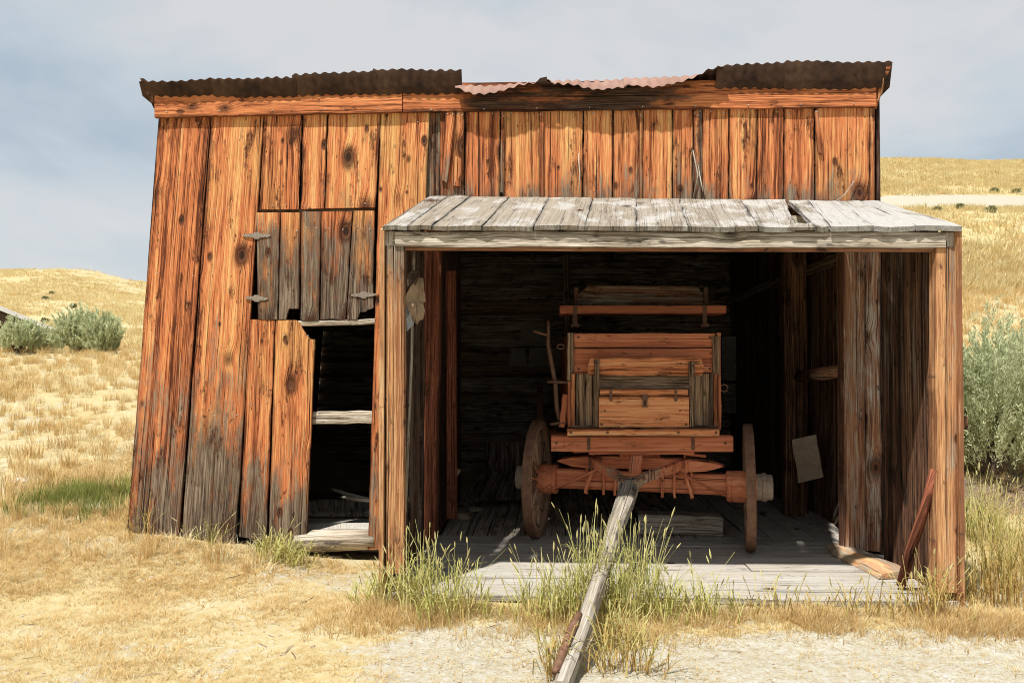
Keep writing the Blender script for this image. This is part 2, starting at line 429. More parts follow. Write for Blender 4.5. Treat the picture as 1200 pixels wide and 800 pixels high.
PALEIRON = simple_mat('weathered_hinge_iron', (0.16, 0.13, 0.10), (0.30, 0.25, 0.20), 22, 0.65, 0.3)
HUBGREY = simple_mat('worn_grey_hub', (0.20, 0.145, 0.105), (0.38, 0.30, 0.23), 14, 0.8, 0.3)
PAPER = simple_mat('torn_tan_paper', (0.28, 0.19, 0.115), (0.44, 0.32, 0.21), 9, 0.95, 0.5)
PAPERD = simple_mat('brown_torn_felt', (0.07, 0.045, 0.03), (0.17, 0.11, 0.075), 12, 0.95, 0.6)
TIN = simple_mat('crumpled_grey_paper', (0.34, 0.34, 0.32), (0.52, 0.52, 0.50), 9, 0.7, 0.4)
CARD = simple_mat('tan_fibre_board', (0.30, 0.215, 0.15), (0.44, 0.34, 0.25), 8, 0.95, 0.2)
DIMPANEL = simple_mat('dim_corrugated_panel', (0.19, 0.165, 0.135), (0.30, 0.265, 0.22), 6, 0.8, 0.3)
STONE = simple_mat('pale_stone', (0.42, 0.38, 0.34), (0.66, 0.62, 0.57), 6, 0.9, 0.5)
NAIL = simple_mat('nail_steel', (0.30, 0.27, 0.23), (0.42, 0.38, 0.33), 20, 0.55, 0.0)
WHITEROOF = simple_mat('pale_metal_roofing', (0.72, 0.72, 0.73), (0.82, 0.82, 0.82), 1.5, 0.6, 0.1)
CABINW = simple_mat('dark_log', (0.06, 0.045, 0.035), (0.14, 0.10, 0.075), 3, 0.9, 0.3)

def leaf_mat(name, stops, trans=0.25, rnd=0.45):
    mt, t, b = newmat(name); q = T(t)
    oi = N(t, 'ShaderNodeObjectInfo').outputs['Random']
    a = q.attr('wx').outputs['Fac']
    col = q.ramp(q.math('FRACT', q.math('MULTIPLY_ADD', oi, rnd, a)), stops)
    q.link(col, b.inputs['Base Color'])
    tr = N(t, 'ShaderNodeBsdfTranslucent'); q.link(col, tr.inputs['Color'])
    ms = N(t, 'ShaderNodeMixShader'); ms.inputs[0].default_value = trans
    q.link(b.outputs[0], ms.inputs[1]); q.link(tr.outputs[0], ms.inputs[2])
    q.link(ms.outputs[0], t.nodes['Material Output'].inputs['Surface'])
    b.inputs['Roughness'].default_value = 0.75
    return mt
STRAW = leaf_mat('dry_straw', [(0.0, (0.50, 0.32, 0.11)), (0.3, (0.62, 0.44, 0.19)), (0.65, (0.71, 0.56, 0.30)), (1.0, (0.57, 0.35, 0.13))], 0.42)
STRAWP = leaf_mat('pale_straw', [(0.0, (0.60, 0.47, 0.24)), (0.4, (0.72, 0.63, 0.39)), (0.7, (0.76, 0.70, 0.50)), (1.0, (0.60, 0.45, 0.20))], 0.42)
HILLS = leaf_mat('hill_straw', [(0.0, (0.62, 0.43, 0.19)), (0.35, (0.70, 0.58, 0.30)), (0.7, (0.76, 0.69, 0.42)), (1.0, (0.62, 0.42, 0.19))], 0.4)
GREENG = leaf_mat('fresh_green_grass', [(0.0, (0.13, 0.16, 0.035)), (0.4, (0.22, 0.25, 0.06)), (0.75, (0.32, 0.32, 0.10)), (1.0, (0.42, 0.34, 0.13))])
CLUMPG = leaf_mat('tall_grass', [(0.0, (0.60, 0.42, 0.17)), (0.22, (0.55, 0.45, 0.17)), (0.42, (0.38, 0.39, 0.11)), (0.7, (0.52, 0.50, 0.20)), (1.0, (0.66, 0.56, 0.28))], rnd=0.0)
CLUMPD = leaf_mat('drying_tall_grass', [(0.0, (0.44, 0.26, 0.09)), (0.3, (0.46, 0.30, 0.10)), (0.6, (0.38, 0.34, 0.11)), (1.0, (0.56, 0.44, 0.19))], rnd=0.0)
SEED = leaf_mat('ripe_seed_head', [(0.0, (0.42, 0.40, 0.15)), (1.0, (0.58, 0.50, 0.24))])
SAGE = leaf_mat('sage_leaf', [(0.0, (0.42, 0.45, 0.26)), (0.5, (0.57, 0.60, 0.37)), (1.0, (0.70, 0.72, 0.50))], 0.42)
SAGED = leaf_mat('dark_shrub_leaf', [(0.0, (0.19, 0.19, 0.09)), (0.5, (0.27, 0.27, 0.135)), (1.0, (0.34, 0.33, 0.18))], 0.1)
BARK = simple_mat('sage_bark', (0.09, 0.06, 0.045), (0.19, 0.14, 0.105), 12, 0.95, 0.5)

# ------------------------------------------------------------------ ground
def sstep(a, b, x):
    t = np.clip((x - a) / (b - a), 0, 1); return t * t * (3 - 2 * t)
def vnoise(x, y, s, seed):
    r = np.random.default_rng(seed); tab = r.random((256, 256))
    X, Y = x / s, y / s
    xi, yi = np.floor(X).astype(int), np.floor(Y).astype(int); fx, fy = X - xi, Y - yi
    fx = fx * fx * (3 - 2 * fx); fy = fy * fy * (3 - 2 * fy)
    g = lambda a, b: tab[a % 256, b % 256]
    return (g(xi, yi) * (1 - fx) + g(xi + 1, yi) * fx) * (1 - fy) + (g(xi, yi + 1) * (1 - fx) + g(xi + 1, yi + 1) * fx) * fy - 0.5
LB = np.array([[-60, 0], [5.4, 0.0], [6.8, .20], [8, .36], [12, 0.95], [19, 1.85], [24, 2.0], [34, 1.0], [46, 1.2], [60, 3.6], [85, 9.0], [104, 12.6], [120, 13.2], [160, 9.0], [400, 0], [3000, -20]])
RB = np.array([[-60, 0], [5.6, 0.0], [6.8, .04], [8, .20], [9.5, .55], [12, 1.1], [16, 2.0], [24, 3.9], [40, 8.2], [50, 10.8], [57, 13.1], [65, 15.2], [90, 22.3], [104, 26.2], [118, 27.2], [160, 24], [400, 10], [3000, -20]])
def ground_z(x, y):
    x = np.asarray(x, float); y = np.asarray(y, float)
    hl = np.interp(y, LB[:, 0], LB[:, 1]); hr = np.interp(y, RB[:, 0], RB[:, 1])
    hl = hl * (1 - 0.16 * sstep(-.585, -.47, x / np.maximum(np.abs(y), 4.0)) * sstep(60, 100, y))
    t = sstep(-0.30, 0.30, x / np.maximum(np.abs(y), 4.0))
    h = hl * (1 - t) + hr * t
    pad = sstep(-3.9, -3.15, x) * (1 - sstep(2.75, 3.4, x)) * sstep(4.8, 5.2, y) * (1 - sstep(12.6, 14.5, y))
    pad_h = 0.215 * (1 - sstep(-3.5, -1.3, x)) * sstep(5.5, 6.8, y)
    h = h * (1 - pad) + pad_h * pad
    h = h + 0.055 * sstep(-1.6, -1.1, x) * (1 - sstep(2.9, 3.3, x)) * sstep(4.9, 5.35, y) * (1 - sstep(5.6, 6.0, y))
    far = sstep(20, 60, y)
    h = h + vnoise(x, y, 0.7, 1) * 0.05 * (1 - pad * 0.8) + vnoise(x, y, 0.23, 2) * 0.025 * (1 - far) + vnoise(x, y, 2.7, 3) * 0.16 * (1 - pad) * sstep(5, 9, y) \
        + vnoise(x, y, 9, 4) * 0.7 * far + vnoise(x, y, 27, 6) * 1.8 * far * sstep(30, 90, y)
    inside = ((x > -3.15) & (x < 2.66) & (y > 6.9) & (y < 12.3)) | ((x > -1.08) & (x < 2.66) & (y > 5.6) & (y < 12.3))
    return np.where(inside, np.minimum(h, -0.03), h)
def gz(x, y): return float(ground_z(np.array([x]), np.array([y]))[0])
u = np.linspace(-1, 1, 301); xs = np.sinh(u * 6.2) / np.sinh(6.2) * 900
v = np.linspace(0, 1, 330); ys = 2.0 + np.sinh(v * 6.6) / np.sinh(6.6) * 1900
ys = np.concatenate([[-900, -300, -90, -30, -12, -5, -2, 0, 1.0], ys])
# even, fine cells near the building
fx = np.arange(-6, 6.01, 0.08); xs = np.concatenate([xs[xs < -6.05], fx, xs[xs > 6.05]])
fy = np.arange(3.4, 9.0, 0.08); ys = np.concatenate([ys[ys < 3.35], fy, ys[ys > 9.05]])
GX, GY = np.meshgrid(xs, ys); GZ = ground_z(GX, GY)
nx, ny = len(xs), len(ys)
verts = np.stack([GX, GY, GZ], -1).reshape(-1, 3)
I = np.arange(nx * ny).reshape(ny, nx)
quads = np.stack([I[:-1, :-1], I[:-1, 1:], I[1:, 1:], I[1:, :-1]], -1).reshape(-1, 4)
me = bpy.data.meshes.new('ground')
me.vertices.add(len(verts)); me.vertices.foreach_set('co', verts.ravel())
me.loops.add(quads.size); me.loops.foreach_set('vertex_index', quads.ravel())
me.polygons.add(len(quads)); me.polygons.foreach_set('loop_start', np.arange(0, quads.size, 4)); me.polygons.foreach_set('loop_total', np.full(len(quads), 4))
me.polygons.foreach_set('use_smooth', np.ones(len(quads), bool))
me.update(calc_edges=True)
def bare_mask(x, y):
    """1 = worn, pale gravel (the track before the porch and the road cut on the hill)"""
    n = vnoise(x, y, 0.55, 21) * 0.9 + vnoise(x, y, 0.2, 22) * 0.5
    edge = 5.02 + 0.10 * vnoise(x, y, 1.1, 23)
    tr = sstep(-1.7, -0.4, x + n * 0.9) * (1 - sstep(edge, edge + 0.28, y + n * 0.25)) * (1 - 0.25 * sstep(3.2, 4.6, x))
    road = sstep(49.5, 51, y + vnoise(x, y, 6, 24)) * (1 - sstep(55.5, 57.5, y + vnoise(x, y, 6, 25))) * sstep(0, 8, x)
    spot = sstep(0.16, 0.34, vnoise(x, y, 0.9, 26) + 0.6 * vnoise(x, y, 0.3, 27)) * 0.5 * (1 - sstep(20, 30, y))
    return np.clip(np.maximum(np.maximum(tr, road), spot), 0, 1)
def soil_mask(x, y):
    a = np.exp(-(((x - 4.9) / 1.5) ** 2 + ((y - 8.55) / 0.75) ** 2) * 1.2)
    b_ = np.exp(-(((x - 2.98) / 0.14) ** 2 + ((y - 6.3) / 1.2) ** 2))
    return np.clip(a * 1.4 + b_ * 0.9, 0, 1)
for nm, fn in (('bare', bare_mask), ('soil', soil_mask)):
    a = me.attributes.new(nm, 'FLOAT', 'POINT'); a.data.foreach_set('value', fn(verts[:, 0], verts[:, 1]).astype(np.float32))
mt, t, b = newmat('dry_meadow_ground'); q = T(t)
pos = N(t, 'ShaderNodeNewGeometry').outputs['Position']
na = q.noise(pos, 1.3, 5, 0.6); nb = q.noise(pos, 14, 5, 0.7); nc = q.noise(pos, 60, 3, 0.6); nd = q.noise(pos, 0.16, 4, 0.6)
straw = q.ramp(q.math('ADD', q.math('MULTIPLY', na, 0.45), q.math('MULTIPLY', nb, 0.55)), [(0.34, (0.28, 0.185, 0.075)), (0.43, (0.37, 0.285, 0.135)), (0.53, (0.42, 0.355, 0.20)), (0.64, (0.45, 0.415, 0.31))])
straw = q.mix(q.mapr(nd, 0.42, 0.62, 0.0, 0.5), straw, (0.41, 0.34, 0.17))
grav = q.ramp(q.math('ADD', q.math('MULTIPLY', nc, 0.5), q.math('MULTIPLY', nb, 0.5)), [(0.33, (0.20, 0.145, 0.075)), (0.42, (0.32, 0.275, 0.185)), (0.53, (0.38, 0.355, 0.285)), (0.64, (0.43, 0.42, 0.39))])
bf = q.mapr(q.math('ADD', q.attr('bare').outputs['Fac'], q.math('MULTIPLY', q.math('SUBTRACT', nb, 0.5), 0.9)), 0.35, 0.65)
col = q.mix(bf, straw, grav)
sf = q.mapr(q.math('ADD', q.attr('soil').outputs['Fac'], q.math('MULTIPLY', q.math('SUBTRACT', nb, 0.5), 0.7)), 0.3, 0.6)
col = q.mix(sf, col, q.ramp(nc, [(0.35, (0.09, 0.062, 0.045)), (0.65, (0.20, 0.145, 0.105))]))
q.link(col, b.inputs['Base Color']); b.inputs['Roughness'].default_value = 0.95
q.bump(q.math('ADD', nb, q.math('MULTIPLY', nc, 0.5)), 0.6, 0.03, b)
me.materials.append(mt)
ground = bpy.data.objects.new('ground', me); COL.objects.link(ground); ground['kind'] = 'structure'

# ------------------------------------------------------------------ barn
YF = 6.80                     # front face of the siding
YP = 5.50                     # front of the porch
YB = 12.30                    # back wall
FZ = 0.10                     # floor level
barn = empty('barn', (-0.3, 6.8, 0.0), 'weathered orange plank barn with rusty tin roof and open porch', 'barn')

def F_(x, y, Y=YF): return at(x, y, Y)
front = beam('front_wall', barn, INNER, at(452, 226, 6.9), at(1012, 222, 6.9), 0.09, 0.12, (0, 1, 0))
beam('girt', front, INNER, at(185, 245, 6.9), at(440, 245, 6.9), 0.09, 0.10, (0, 1, 0))
beam('girt', front, INNER, at(195, 148, 6.9), at(1015, 138, 6.9), 0.09, 0.10, (0, 1, 0))
beam('girt', front, INNER, at(165, 560, 6.9), at(352, 560, 6.9), 0.09, 0.10, (0, 1, 0))
NAILS = []
def siding(xtl, xtr, xbl, xbr, yt, yb, ytr=None, ybr=None, wb=0.0, wt=0.0, Y=YF, t=0.026, mat=None, name='siding_plank', nailrows=(0.03, 0.95), parent=None, nv=12, nu=4, bot=None, top=None, cup=0.004, jit=0.0018, wmid=None, gap=0.25):
    ytr = yt if ytr is None else ytr; ybr = yb if ybr is None else ybr
    bl, br, tr, tl = at(xbl + gap, yb, Y), at(xbr - gap, ybr, Y), at(xtr - gap, ytr, Y), at(xtl + gap, yt, Y)
    def wf(u, v):
        m_ = min(wb, wt) if wmid is None else wmid
        k = max(0, 1 - v / 0.60); k2 = max(0, (v - 0.72) / 0.28)
        return m_ + (wb - m_) * k + (wt - m_) * k2
    o = plank(name, parent or front, mat or ORANGE, bl, br, tr, tl, t, nu=nu, nv=nv, jit=jit, weather=wf, cup=random.uniform(-cup, cup), side=Vector((0, -1, 0)), bot=bot, top=top, bow=random.uniform(-.004, .004))
    for r in nailrows:
        a = bl.lerp(tl, r); c = br.lerp(tr, r)
        k = max(2, int((c - a).length / 0.13))
        for i in range(k):
            NAILS.append(a.lerp(c, (i + 0.5 + random.uniform(-.2, .2)) / k) + Vector((0, -0.004, random.uniform(-.012, .012))))
    return o
jag = lambda amp, n=9: (lambda tab: (lambda u: tab[min(n - 1, int(u * n))]))([random.uniform(-amp, amp) for _ in range(n)])
# tall left boards
siding(187, 247, 149, 209, 136, 618, 135, 637, wb=0.95, wt=0.0, wmid=0.02, nailrows=(0.02, 0.30, 0.62, 0.98), bot=jag(.012), nv=16)
siding(248, 309, 212, 276, 135, 636, 134, 637, wb=1.15, wt=-0.05, wmid=0.08, nailrows=(0.02, 0.30, 0.78, 0.98), bot=jag(.014), nv=16)
# boards above the hatch
siding(310, 354, 304, 350, 134, 245, 134, 245, wb=0.15, nailrows=(.03, .97))
siding(355, 384, 352, 380, 134, 245, 133, 244, wb=0.35, nailrows=(.03, .97))
siding(385, 446, 381, 440, 133, 244, 132, 243, wb=0.3, nailrows=(.03, .97))
siding(446, 503, 431, 484, 132, 644, 132, 644, wb=0.7, wt=0.0, nailrows=(0.98, .76), nv=16)
# boards above the porch roof
siding(492, 516, 492, 515.5, 131, 246, wb=1.0, wt=.8, nailrows=(), Y=YF + .03)
UP = [(516, 544, .35), (545, 586, .25), (590, 633, .2), (634, 683, .25), (684, 718, .25), (719, 750, .2), (751, 788, .1), (789, 812, .3), (813, 823, .9), (823, 854, .2), (855, 887, .1), (888, 918, .2), (919, 954, .25), (956, 1019, .2)]
for (a, b_, wgt) in UP:
    yt = 131 - (a - 500) / 520 * 5
    siding(a, b_, a - .5, b_ - .5, yt, 244, wb=wgt + .55 if wgt < .8 else 1.0, wt=0.0 if wgt < .8 else .8, nailrows=(.965,), nv=10)
siding(1019, 1025, 1019, 1025, 127, 270, wb=.8, wt=.3, nailrows=(), nu=2)
# battens and splinters nailed over the joints
def batten(x0, x1, xb0, xb1, yt, yb, wgt, name='batten', mat=None, t=0.018):
    siding(x0, x1, xb0, xb1, yt, yb, wb=wgt, wt=wgt * .5, Y=YF - 0.022, t=t, name=name, nailrows=(.96,), nu=3, nv=6, bot=jag(.012), gap=0, mat=mat)
batten(522, 534, 517, 524, 131, 213, .55); batten(535, 544, 530, 540, 131, 219, .5)
batten(587, 591, 586.5, 590.5, 131, 226, .7); batten(632, 637, 632, 637, 131, 233, .6)
batten(813, 819, 815, 822, 130, 236, .9); batten(749.5, 752.5, 749.5, 752.5, 131, 234, .6); batten(955, 959, 959, 965, 130, 180, .6)
tube('splinter', front, GREY, [at(678, 180, 6.775), at(679.5, 205, 6.77), at(678.5, 233, 6.765)], [.004, .007, .004], 5, .2, .6)
tube('splinter', front, GREY, [at(812, 176, 6.77), at(818, 205, 6.75), at(812, 232, 6.76)], [.004, .006, .003], 5, .2, .6)
tube('splinter', front, GREY, [at(818, 190, 6.77), at(822, 215, 6.755), at(826, 234, 6.765)], [.004, .006, .003], 5, .2, .6)
tube('splinter', front, GREY, [at(980, 236, 6.76), at(990, 228, 6.75), at(1001, 212, 6.77)], [.006, .005, .003], 5, .2, .3)
# lower door boards with the broken corner
door = empty('plank_door', at(325, 640, 6.8), None, None, parent=barn)
siding(292, 322, 280, 312, 374, 630, 375, 632, wb=1.15, wt=.1, parent=door, name='door_plank', nailrows=(.985, .62), bot=jag(.012))
siding(323, 370, 314, 359, 375, 644, 375, 646, wb=1.15, wt=-.05, parent=door, name='door_plank', nailrows=(.93,), bot=jag(.012), nu=10,
       top=lambda u: 0.0 if u < .55 else -(u - .55) / .45 * .235 - .01 * math.sin(u * 40))
# hatch
hatch = empty('hatch_door', at(370, 375, 6.8), None, None, parent=barn)
YH = YF - 0.006
def hboard(x0, x1, xb0, xb1, yt, yb, wb, wt, **k):
    siding(x0, x1, xb0, xb1, yt, yb, wb=wb, wt=wt, wmid=.78, parent=hatch, name='hatch_plank', Y=YH, nailrows=(.84,), nv=8, **k)
hboard(300, 328, 302, 325, 249, 374, 1.0, .25, bot=jag(.006))
hboard(329, 352, 326, 350, 249, 374, 1.0, .1, nu=8, bot=lambda u: 0.0 if u < .5 else 0.088)
hboard(353, 376, 352, 374, 248, 375, 1.0, .75, bot=jag(.006))
hboard(377, 413, 375, 405, 248, 374, 1.0, .15, bot=jag(.006))
hboard(414, 439, 406, 437, 247, 374, 1.0, .1, nu=10, bot=lambda u: .0 if u < .45 else .035 + .11 * (u - .45) + random.uniform(0, .03))
def hinge(xa, xb, y, y2=None):
    pts = []
    y2 = y if y2 is None else y2
    c = (xa + xb) / 2
    for (x, hw) in ((xa, .6), (xa + 4, 1.7), (c - 4, 2.5), (c - 2, 4.0), (c + 2, 4.0), (c + 4, 2.5), (xb - 4, 1.7), (xb, .6)):
        yy = y + (y2 - y) * (x - xa) / (xb - xa)
        pts.append((at(x, yy - hw, YH - .008), at(x, yy + hw, YH - .008)))
    V, F = [], []
    for a, b_ in pts: V += [a, b_, a + Vector((0, .007, 0)), b_ + Vector((0, .007, 0))]
    for k in range(len(pts) - 1):
        i, j = 4 * k, 4 * k + 4
        F += [(i, j, j + 1, i + 1), (i, i + 2, j + 2, j), (i + 1, j + 1, j + 3, i + 3), (i + 2, i + 3, j + 3, j + 2)]
    F += [(0, 1, 3, 2), (4 * len(pts) - 4, 4 * len(pts) - 2, 4 * len(pts) - 1, 4 * len(pts) - 3)]
    h = mesh_obj('hinge', V, F, PALEIRON, hatch)
    for x in (xa + 7, xb - 7):
        p = at(x, y, YH - .012); NAILS.append(p)
hinge(284, 317, 276); hinge(287, 314, 349, 350); hinge(411, 441, 346, 345)
beam('door_lintel', barn, GREY, at(350, 379, 6.83), at(440, 377, 6.83), .06, .045, (0, 1, 0), weather=.3)
beam('door_rail', barn, GREY, at(340, 489, 6.86), at(437, 489, 6.86), .03, .105, (0, 1, 0), weather=.3)
tube('door_sill', barn, GREY, [at(348, 634, 6.86), at(380, 633, 6.86), at(410, 632, 6.87), at(440, 632, 6.87)], [.09, .095, .09, .085], 12, .05, .1)
plank('sill_board', barn, FLOORW, at(352, 622, 6.87), at(440, 621, 6.87), at(440, 612, 7.1), at(352, 613, 7.1), .03, weather=.3, side=Vector((0, 0, 1)))
# fascia
fas = empty('fascia', at(600, 130, 6.76), None, None, parent=barn)
YFA = 6.760
plank('fascia_board', fas, FASCIA, at(181, 137.5, YFA), at(181, 108, YFA), at(471, 100, YFA), at(471, 131, YFA), .04, nu=3, nv=12, weather=lambda u, v: -.1, side=Vector((0, -1, 0)), jit=.002)
plank('fascia_board', fas, FASCIA, at(472, 131, YFA + .008), at(472, 98, YFA + .008), at(1027, 92, YFA + .008), at(1027, 125, YFA + .008), .04, nu=3, nv=30, weather=lambda u, v: -.1 + 1.15 * float(sstep(.09, .16, v) * (1 - sstep(.5, .72, v))), side=Vector((0, -1, 0)), jit=.002)  # dark middle: shade of the drooping sheets painted in, partly stain
plank('fascia_trim', fas, GREY, at(205, 108.5, YFA - .012), at(205, 105, YFA - .012), at(533, 96, YFA - .012), at(533, 99.5, YFA - .012), .05, nu=2, nv=10, weather=.4, side=Vector((0, -1, 0)), jit=.001)
for f0 in range(14):
    x = 195 + f0 * 62; NAILS.append(at(x, 133 - (x - 181) / 846 * 12 - (2 if x < 471 else 0), YFA - .004))
# nail heads
V, F = [], []
for p in NAILS:
    i0 = len(V); r_ = random.uniform(.0045, .0065)
    for k in range(6):
        q_ = math.pi * k / 3; V.append(p + Vector((r_ * math.cos(q_), 0, r_ * math.sin(q_))))
    for k in range(6): V.append(V[i0 + k] + Vector((0, .012, 0)))
    F.append(tuple(range(i0 + 5, i0 - 1, -1)))
    F += [(i0 + k, i0 + (k + 1) % 6, i0 + 6 + (k + 1) % 6, i0 + 6 + k) for k in range(6)]
    # flipped cap winding does not matter for a two-sided disc
nl = mesh_obj('nail_heads', V, F, NAIL, front); nl['kind'] = 'stuff'

# side walls, back wall, partition
XL0, XL1 = at(149, 618, YF).x, at(187, 138, YF).x       # left wall leans
XR = 2.70
lw = beam('left_wall', barn, INNER, (XL1 - .02, 6.9, 2.6), (XL1 - .02, YB, 2.5), .06, .1, (1, 0, 0))
zroof = lambda y: 3.84 - 0.10 * (y - YF)
k = YF + .03
while k < YB - .05:
    wd = random.uniform(.24, .36); k2 = min(k + wd, YB)
    zt0, zt1 = zroof(k) - .04, zroof(k2) - .04
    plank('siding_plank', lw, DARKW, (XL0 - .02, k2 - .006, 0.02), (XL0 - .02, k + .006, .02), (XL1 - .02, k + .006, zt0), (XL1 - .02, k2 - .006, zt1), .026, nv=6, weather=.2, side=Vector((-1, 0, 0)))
    k = k2
rw = beam('right_wall', barn, INNER, (XR - .05, 7.0, 2.6), (XR - .05, YB, 2.5), .06, .1, (1, 0, 0))
k = YF + .03
while k < YB - .05:
    wd = random.uniform(.17, .30); k2 = min(k + wd, YB)
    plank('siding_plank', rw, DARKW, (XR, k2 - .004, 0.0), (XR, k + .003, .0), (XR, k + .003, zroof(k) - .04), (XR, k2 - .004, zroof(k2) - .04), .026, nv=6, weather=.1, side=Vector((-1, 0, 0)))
    k = k2
bw = beam('back_wall', barn, INNER, (0.3, YB - .06, .0), (0.3, YB - .06, 3.2), .1, .08, (1, 0, 0))
z = 0.0
plank('added_backing', bw, DARKW, (XL0, YB + .06, 0), (XR, YB + .06, 0), (XR, YB + .06, 3.30), (XL0, YB + .06, 3.30), .03, nu=10, nv=6, weather=.3, side=Vector((0, 1, 0)))  # unseen backing, added to keep daylight out of the board gaps
while z < 3.25:
    hh_ = random.uniform(.17, .26); z2 = min(z + hh_, 3.27)
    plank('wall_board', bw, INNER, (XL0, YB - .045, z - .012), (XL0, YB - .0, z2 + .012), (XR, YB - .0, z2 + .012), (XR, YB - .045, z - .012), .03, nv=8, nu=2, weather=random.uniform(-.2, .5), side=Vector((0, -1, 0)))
    z = z2
pw = beam('partition_wall', barn, INNER, (-1.02, 6.95, 2.5), (-1.02, 9.6, 2.5), .05, .1, (1, 0, 0))
k = 7.0
while k < 9.5:
    wd = random.uniform(.18, .30)
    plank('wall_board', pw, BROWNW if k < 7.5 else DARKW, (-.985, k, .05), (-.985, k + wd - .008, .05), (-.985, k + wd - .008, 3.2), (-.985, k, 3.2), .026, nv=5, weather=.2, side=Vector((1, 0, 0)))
    k += wd
beam('inner_post', barn, BROWNW, at(530, 600, 7.55) + Vector((0, 0, -.05)), at(529, 318, 7.55), .09, .09, weather=.0)

# jamb posts of the wagon door
plank('jamb_post', barn, BROWNW, at(481, 636, 6.80), at(511, 634, 6.80), at(517, 250, 6.80), at(490, 250, 6.80), .12, nu=3, nv=10, weather=-.1, side=Vector((0, -1, 0)))
plank('jamb_post', barn, JAMBW, at(990, 642, 6.80), at(1015, 645, 6.80), at(1013, 262, 6.80), at(987, 262, 6.80), .14, nu=3, nv=10, weather=lambda u, v: .02 + .36 * (u > .2), side=Vector((0, -1, 0)))
plank('jamb_post', barn, JAMBW, at(1015.5, 645, 6.82), at(1033, 646, 6.82), at(1031, 262, 6.82), at(1013.5, 262, 6.82), .05, nu=3, nv=10, weather=lambda u, v: .3, side=Vector((0, -1, 0)), jit=.006)
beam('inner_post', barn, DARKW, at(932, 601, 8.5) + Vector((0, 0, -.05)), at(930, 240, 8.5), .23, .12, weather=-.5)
tube('wall_rail', barn, JAMBW, [at(936, 441, 8.35), at(960, 438, 7.75), at(992, 434, 7.0)], [.05, .06, .055], 9, .12, .1)
beam('header', barn, INNER, at(485, 274, 6.97), at(1036, 274, 6.97), .1, .22, (0, 1, 0))

# roof of the barn: rafters, decking and corrugated sheets
roof = beam('roof', barn, INNER, (-3.2, 7.0, zroof(7.0) - .10), (2.7, 7.0, zroof(7.0) - .10), .06, .12, (0, 1, 0))
k = YF + .02
while k < YB:
    wd = random.uniform(.22, .34); k2 = min(k + wd, YB + .05)
    plank('deck_board', roof, INNER, (-3.22, k, zroof(k)), (-3.22, k2 - .008, zroof(k2)), (2.72, k2 - .008, zroof(k2)), (2.72, k, zroof(k)), .024, nv=4, nu=1, weather=.2, side=Vector((0, 0, 1)), jit=0.002)
    k = k2
for xx in (-2.6, -1.4, -.2, 1.0, 2.2):
    beam('rafter', roof, INNER, (xx, 7.05, zroof(7.05) - .09), (xx, YB - .05, zroof(YB) - .09), .05, .12)
MIDX = [533, 545, 554, 575, 595, 613, 633, 641, 650, 667, 685, 701, 722, 741, 766, 780, 798, 815, 830, 850]
MIDY = [98, 104, 108, 106, 101, 95.5, 93, 92, 97, 98, 101.5, 104, 102.5, 100.5, 103.5, 101, 97.5, 92, 83, 79]
def sheet(xa, xb, ya, yb, mode):
    """corrugated sheet; xa..xb are measured along its front lip, ya, yb the lip's height there"""
    Ylip = 6.665 if mode == 'mid' else 6.69
    X0, X1 = at(xa, ya, Ylip).x, at(xb, yb, Ylip).x
    ncol = max(12, int((X1 - X0) / 0.0112)); V, F, fm = [], [], []
    tl_ = random.uniform(-.010, .010)
    if mode == 'mid': S = [(6.665, 'lip'), (6.71, .35), (6.76, .72), (6.83, 1.0), (7.0, 'd'), (8, 'd'), (10, 'd'), (YB + .25, 'd')]
    else: S = [(6.69, 'lip'), (6.71, .33), (6.73, .66), (6.75, 1.0), (7.0, 'd'), (8, 'd'), (10, 'd'), (YB + .25, 'd')]
    nr = len(S)
    for s in (0, 1):
        for r_i, (Y, kk) in enumerate(S):
            for i in range(ncol + 1):
                X = X0 + (X1 - X0) * i / ncol
                px = xa + (xb - xa) * i / ncol
                zc = (.0075 + .003 * mnoise.noise(Vector((X * 2.3, 1.5, 0)))) * math.sin(X / .080 * 2 * math.pi) * (1.0)
                zd = zroof(Y) + .035
                zc += .011 * mnoise.noise(Vector((X * 3.1, Y * .7, 4.0))) + .006 * mnoise.noise(Vector((X * 11.0, Y, 9.0)))
                py = ya + (yb - ya) * i / ncol
                if mode == 'mid':
                    py = np.interp(px, MIDX, MIDY) + random.uniform(-.25, .25) * (s == 0)
                    zl = CAM.z + (420 - py) / FPX * 6.665; zcr = CAM.z + (420 - (96 - (px - 541) / 270 * 5)) / FPX * 6.83
                    z = zl if kk == 'lip' else (zl + (zcr - zl) * kk if not isinstance(kk, str) else zd + (.10 if Y < 7.5 else .02))
                else:
                    zl = CAM.z + (420 - py) / FPX * 6.69
                    zb = zroof(6.75) + .03
                    z = zl if kk == 'lip' else (zl + (zb - zl) * kk if not isinstance(kk, str) else zd)
                V.append((X, Y, z + zc + tl_ - .0035 * s))
    W_ = ncol + 1
    for s in (0, 1):
        o_ = s * nr * W_
        for r_i in range(nr - 1):
            for i in range(ncol):
                a = o_ + r_i * W_ + i
                F.append((a, a + 1, a + 1 + W_, a + W_) if s == 0 else (a, a + W_, a + 1 + W_, a + 1)); fm.append(s)
    for i in range(ncol):
        a, b_ = i, nr * W_ + i
        F.append((a, b_, b_ + 1, a + 1)); fm.append(1)
    for r_i in range(nr - 1):
        for i in (0, ncol):
            a = r_i * W_ + i; b_ = nr * W_ + a
            F.append((a, a + W_, b_ + W_, b_)); fm.append(1)
    o = mesh_obj('roof_sheet', V, F, None, roof, mats=[SHEET_TOP, SHEET_BOT], fmat=fm, smooth=True)
    return o
